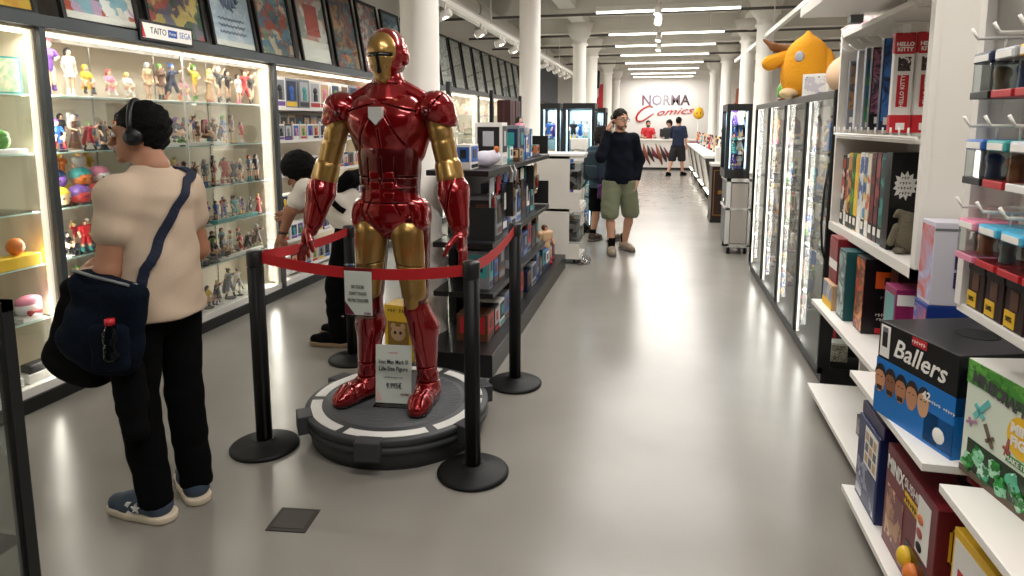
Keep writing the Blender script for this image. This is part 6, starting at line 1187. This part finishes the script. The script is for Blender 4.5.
def strap(pn, w, m, name, parent):
    mb = MB(); rings = []
    for i, (p, nor) in enumerate(pn):
        d = (pn[min(i+1, len(pn)-1)][0]-pn[max(0, i-1)][0]).normalized(); s = d.cross(nor).normalized()
        rings.append([mb.bm.verts.new(p+s*a*w/2+nor*b) for a, b in ((-1, -.002), (1, -.002), (1, .003), (-1, .003))])
    for a, b in zip(rings, rings[1:]):
        for k in range(4): mb.bm.faces.new((a[k], a[(k+1) % 4], b[(k+1) % 4], b[k]))
    mb.bm.faces.new(rings[0]); mb.bm.faces.new(rings[-1][::-1]); return mb.build(name, m, parent, local=True)
bpy.context.view_layer.update()
BLKC = mat('black_cloth', '#070708', .95, spec=.12); NAVYC = mat('navy_cloth', '#0c1320', .9)
# ---- man in the beige shirt
TEE = mat('beige_cotton', '#c9b39c', .9, bump=.15, bscale=250)
JA = dict(head=(0, -.035, 1.555), nb=(0, .02, 1.425), ch=(0, .01, 1.27), wa=(0, .01, 1.04), pe=(0, .01, .88), sl=(.15, .01, 1.335), sr=(-.155, .01, 1.335), el=(.21, .0, 1.05), er=(-.215, .0, 1.06), wl=(.13, -.23, 1.0), wr=(-.12, -.22, 1.02), hl=(.09, 0, .86), hr=(-.09, 0, .86), kl=(.1, -.03, .47), kr=(-.075, .02, .47), al=(.105, .02, .09), ar=(-.07, .05, .09), dl=(-.6, -.6, .1), dr=(.6, -.6, .1), yl=.12, yr=-.5)
pA, H, J, sh, Rh = human('man in beige T-shirt and black trousers with headphones, looking into the long glass cabinet', (-1.975, 2.2, 0), -1.72, JA, SKA, HAIR, short_hair, TEE, BLKC, (mat('shoe_blue_grey', '#3c4a5c', .7), mat('sole_cream', '#d8c9b2', .6), PAPER), hy=.55, hp=.05, res=.008, sleeve=.46, hem=.835, shirt_g=.03, wr_seed=3, bot_g=.006)
hpn = thing('headphones', 'black over-ear headphones worn by the man in the beige shirt', 'headphones', tuple(Vector((-1.975, 2.2, 0))), -1.72)
MB().tube([H(.093*math.cos(a), .0, .02+.118*math.sin(a)) for a in [PI*k/16 for k in range(17)]], .011, 8).build('headband', BLACK, hpn, local=True)
for s in (-1, 1):
    M = Matrix.Translation(H(.09*s, .008, -.005)) @ Rh.to_4x4() @ Matrix.Rotation(PI/2*s, 4, 'Y')
    o = MB().lathe([(.03, -.014), (.034, -.008), (.034, .012), (.029, .02), (.0, .021)], seg=28).build('ear_cup', BLACK, hpn, local=True); o.matrix_local = M
    MB().lathe([(.014, .0205), (.014, .022)], seg=20).build('logo_disc', mat('dark_disc', '#2a2b2d', .4), o, local=True)
BAGN = mat('bag_navy', '#08111e', .95, bump=.3, bscale=90, spec=.12)
bag = thing('shoulder_bag', 'navy shoulder bag with wide strap hanging at the hip of the beige-shirted man', 'bag', (-1.965, 1.95, .67), 0)
sbuild('body', [('k', .05), ('b', (-.02, 0, .2), (.15, .055, .18), .05, rotm(0, .2)), ('e', (-.06, -.02, .14), (.14, .075, .11))], .009, BAGN, bag, .05, wrinkle(.005, (22, 22, 13), 4))
sbuild('pocket', [('k', .03), ('b', (.05, -.062, .13), (.075, .03, .09), .03)], .008, BAGN, bag, .03, wrinkle(.003, (30, 22, 20), 1))
MB().tube([(-.12, -.03, .4), (-.02, -.045, .385), (.12, -.03, .355)], .006, 8).build('zip', GREY, bag, local=True)
T = Matrix.Translation((-1.975, 2.2, 0)) @ Matrix.Rotation(-1.72, 4, 'Z'); Ti = T.inverted(); Bi = Matrix.Translation((-1.965, 1.95, .67)).inverted()
wpts = [(-1.87, 1.98, .99), (-1.83, 2.05, 1.12), (-1.8, 2.14, 1.25), (-1.8, 2.25, 1.37), (-1.86, 2.33, 1.43), (-2.0, 2.33, 1.42), (-2.12, 2.28, 1.28), (-2.16, 2.15, 1.1)]
pn = [(Bi @ T @ p, (T.to_3x3() @ n)) for p, n in snap(sh, pA, [Ti @ Vector(p) for p in wpts], .007)]
strap(pn, .038, mat('strap_navy', '#101c33', .8), 'strap', bag)
MB().tube([(.12, 0, .35), tuple(pn[0][0])], .008, 8).lathe([(.014, 0), (.014, .02)], tuple(pn[0][0]-Vector((0, 0, .02))), 12).build('strap_ring', CHROME, bag, local=True)
jk = thing('jacket', 'black jacket draped over the navy bag with a sleeve hanging down', 'jacket', (-2.07, 2.03, .46), 0)
sbuild('cloth', [('k', .05), ('b', (-.08, 0, .34), (.14, .06, .19), .05, rotm(0, .35)), ('e', (-.12, -.02, .24), (.13, .07, .12)), ('c', (.1, -.02, .2), (.13, -.03, -.02), .06, .05)], .009, BLKC, jk, .05, wrinkle(.007, (22, 22, 16), 2))
btl = thing('drink_bottle', 'small red-capped plastic bottle tucked in the navy bag pocket', 'bottle', (-1.885, 1.865, .765), 0)
MB().lathe([(.026, 0), (.03, .01), (.03, .05), (.026, .06), (.03, .07), (.03, .1), (.014, .125), (.014, .13)], seg=20).build('body', glassmat('bottle_pet', '#c8d2d8', 1.0), btl, local=True); MB().lathe([(.017, .128), (.017, .15), (.0, .15)], seg=20).build('cap', RED, btl, local=True)
for sgn in (1,):    # chevron and star on the visible shoe
    sh_ = [c for c in pA.children if c.name.startswith('shoe')][0]
    MB().prism([(-.085, .03), (-.1, .05), (-.085, .075), (-.068, .075), (-.082, .05), (-.066, .03)], 0, .03, .0445).build('chevron', PAPER, sh_, local=True)
    MB().prism([(-.045+(.02 if k % 2 == 0 else .008)*math.sin(k*PI/5), .056+(.02 if k % 2 == 0 else .008)*math.cos(k*PI/5)) for k in range(10)], 0, .035, .0475).build('star', PAPER, sh_, local=True)
# ---- bending person
JB = dict(head=(0, -.29, 1.245), nb=(0, -.2, 1.18), ch=(0, -.1, 1.13), wa=(0, .06, 1.0), pe=(0, .15, .88), sl=(.16, -.15, 1.15), sr=(-.16, -.15, 1.15), el=(.22, -.24, 1.0), er=(-.2, -.28, .98), wl=(.19, -.33, .82), wr=(-.12, -.42, .95), hl=(.085, .13, .84), hr=(-.085, .13, .84), kl=(.1, .03, .46), kr=(-.1, .02, .46), al=(.1, .03, .09), ar=(-.12, -.02, .09), dl=(0, -.2, -.5), dr=(0, -.5, -.2), yl=.05, yr=-.1)
TEEW = mat('white_cotton', '#cfc8bd', .9)
pB, H, J, sh, Rh = human('person with bushy black hair, glasses and white shirt bending towards the boxed toys', (-2.26, 4.27, 0), -PI/2, JB, SKB, HAIR, curly_hair, TEEW, BLKC, (BLKC, mat('sole_tan', '#8a7458', .6), PAPER), hy=.1, hp=.55, sleeve=.6, hem=.84, wr_seed=1)
glasses(pB, H, Rh, mat('glasses_pale', '#b9b4ac', .3))
MB().lathe([(.032, -.012), (.034, 0), (.032, .012)], seg=20).build('wristwatch', BLACK, pB, local=True).matrix_local = Matrix.Translation(Vector(J['wl']).lerp(Vector(J['el']), .12))
bg2 = thing('sling_bag', 'black sling bag on the back of the bending person', 'bag', (-2.26, 4.27, 0), -PI/2)
sbuild('body', [('k', .03), ('b', (0, .1, 1.19), (.12, .1, .05), .04, rotm(.75))], .009, BLKC, bg2, .03, wrinkle(.003))
pn = snap(sh, pB, [(.1, .12, .98), (.12, .0, 1.1), (.14, -.12, 1.22), (.1, -.2, 1.12)], .006); strap(pn, .04, BLKC, 'strap', bg2)
# ---- man on the phone
JC = dict(sl=(.16, .01, 1.38), sr=(-.16, .01, 1.38), er=(-.25, -.1, 1.17), wr=(-.16, -.05, 1.46), dr=(.22, .12, 1), el=(.25, .04, 1.13), wl=(.2, -.04, .9), dl=(-.1, -.1, -1), kl=(.16, .06, .5), al=(.13, .2, .09), kr=(-.12, -.05, .5), ar=(-.09, -.05, .09), yl=.3, yr=-.15)
NAVYS = mat('navy_sweater', '#0b0f18', .95, spec=.15); OLV = mat('olive_cloth', '#70745c', .9)
pC, H, J, sh, Rh = human('man in dark sweater and olive shorts talking on a phone in the aisle', (-.47, 8.1, 0), .3, JC, SKC, HAIRB, short_hair, NAVYS, OLV, (mat('shoe_tan', '#8a7a68', .7), mat('sole_grey', '#5a544e', .6), mat('lace_tan', '#b5a58c', .7)), hy=.35, hp=.08, sleeve=1.92, hem=.85, legcut=.43, bot_g=.03, shirt_g=.022, sc=1.03, wr_seed=5)
glasses(pC, H, Rh); 
for a_ in ('al', 'ar'): MB().tube([(J[a_][0], J[a_][1], .09), (J[a_][0], J[a_][1], .2)], [.042, .05], 16).build('sock', BLKC, pC, local=True)
sbuild('stubble', [('k', .01), ('e', H(0, -.03, -.066), (.058, .062, .05), np.array(Rh)), ('-b', H(0, -.1, -.01), (.08, .08, .05), .02, np.array(Rh))], .006, mat('stubble_skin', '#6e4c3c', .7), pC)
ph = thing('phone', 'dark mobile phone held to the ear of the man in olive shorts', 'phone', (-.47, 8.1, 0), .3); ph.scale = (1.03,)*3
MB().box((-.004, -.035, -.07), (.004, .035, .07), bev=.003).build('body', BLACK, ph, local=True).matrix_local = Matrix.Translation((-.108, -.035, 1.58)) @ Matrix.Rotation(-.2, 4, 'Y') @ Matrix.Rotation(-.35, 4, 'X')
# ---- companion
JD = dict(head=(0, -.02, 1.42), nb=(0, .02, 1.28), ch=(0, .01, 1.14), wa=(0, 0, .96), pe=(0, 0, .84), sl=(.16, .01, 1.22), sr=(-.16, .01, 1.22), el=(.22, .0, .98), er=(-.22, -.04, .98), wl=(.2, -.12, .8), wr=(-.18, -.15, .82), hl=(.08, 0, .8), hr=(-.08, 0, .8), kl=(.09, -.0, .44), kr=(-.1, -.04, .44), al=(.1, .06, .09), ar=(-.11, -.1, .09))
pD, H, J, sh, Rh = human('person with teal denim jacket and black shorts standing behind the man on the phone', (-.74, 8.85, 0), 2.6, JD, SKC, HAIRB, curly_hair, mat('teal_denim', '#2c4452', .9), BLKC, (mat('shoe_brown', '#4a3a30', .8), mat('sole_grey', '#5a544e', .6), mat('lace_tan', '#b5a58c', .7)), sleeve=1.9, hem=.74, legcut=.42, bot_g=.03, shirt_g=.04)
for a_ in ('al', 'ar'): MB().tube([(J[a_][0], J[a_][1], .09), (J[a_][0], J[a_][1], .17)], [.04, .046], 16).build('sock', BLKC, pD, local=True)
bp = thing('backpack', 'dark backpack on the back of the teal-jacketed person', 'backpack', (-.74, 8.85, 0), 2.6)
sbuild('body', [('k', .04), ('b', (0, .2, 1.05), (.14, .07, .2), .05)], .01, mat('slate_bag', '#20303c', .9), bp, .04, wrinkle(.004)); sbuild('pocket', [('b', (0, .275, .97), (.1, .03, .09), .025)], .009, mat('slate_bag', '#20303c', .9), bp)
pu = thing('tote_bag', 'small purple bag hanging between the pair', 'bag', (-.7, 8.55, .62), .2); sbuild('body', [('k', .03), ('b', (0, 0, .1), (.08, .03, .1), .03)], .008, mat('purple_cloth', '#4a2258', .9), pu, .03, wrinkle(.003)); MB().tube([(-.05, 0, .19), (-.03, 0, .3), (.03, 0, .3), (.05, 0, .19)], .006, 6).build('handles', mat('purple_cloth', '#4a2258', .9), pu, local=True)
# ---- shop staff at the far end
JE = dict(el=(.25, -.06, 1.15), er=(-.24, .02, 1.14), wl=(.16, -.25, 1.08), wr=(-.24, -.05, .9), kl=(.13, .1, .5), al=(.16, .3, .12), kr=(-.1, -.06, .5), ar=(-.12, -.1, .09), dl=(0, -1, 0))
pE, H, J, sh, Rh = human('person in navy T-shirt and dark knee-length shorts walking at the counter', (.57, 21.0, 0), 2.7, JE, SKC, HAIRB, short_hair, mat('navy_tee', '#14203a', .9), mat('dark_shorts', '#1a1a1c', .9), (BLKC, BLKC, BLKC), sleeve=.9, hem=.86, legcut=.42, bot_g=.04, shirt_g=.03, res=.014, sc=1.05, face_parts=False)
for nm, loc, rz, m, lab, hr in (('a', (-.42, 24.5, 0), .2, RED, 'bearded staff member in red T-shirt behind the sales counter', short_hair), ('b', (.33, 24.7, 0), -.3, mat('slate_shirt', '#3c4658', .9), 'staff member in slate shirt with tied hair behind the till screen', curly_hair)):
    pF, H, J, sh, Rh = human(lab, loc, rz, dict(el=(.25, -.08, 1.12), er=(-.25, -.08, 1.12), wl=(.16, -.28, 1.12), wr=(-.16, -.28, 1.12), dl=(0, -1, 0), dr=(0, -1, 0)), SKC, HAIRB, hr, m, BLKC, (BLKC, BLKC, BLKC), sleeve=.5, res=.014, face_parts=(nm == 'a'))
    if nm == 'a': sbuild('beard', [('e', H(0, -.035, -.062), (.062, .066, .05)), ('-b', H(0, -.1, -.0), (.08, .08, .045), .02)], .01, HAIRB, pF)
    else: MB().tube([H(0, .08, .1), H(0, .1, .16)], [.03, .05], 10).build('hair_bun', HAIRB, pF, local=True)
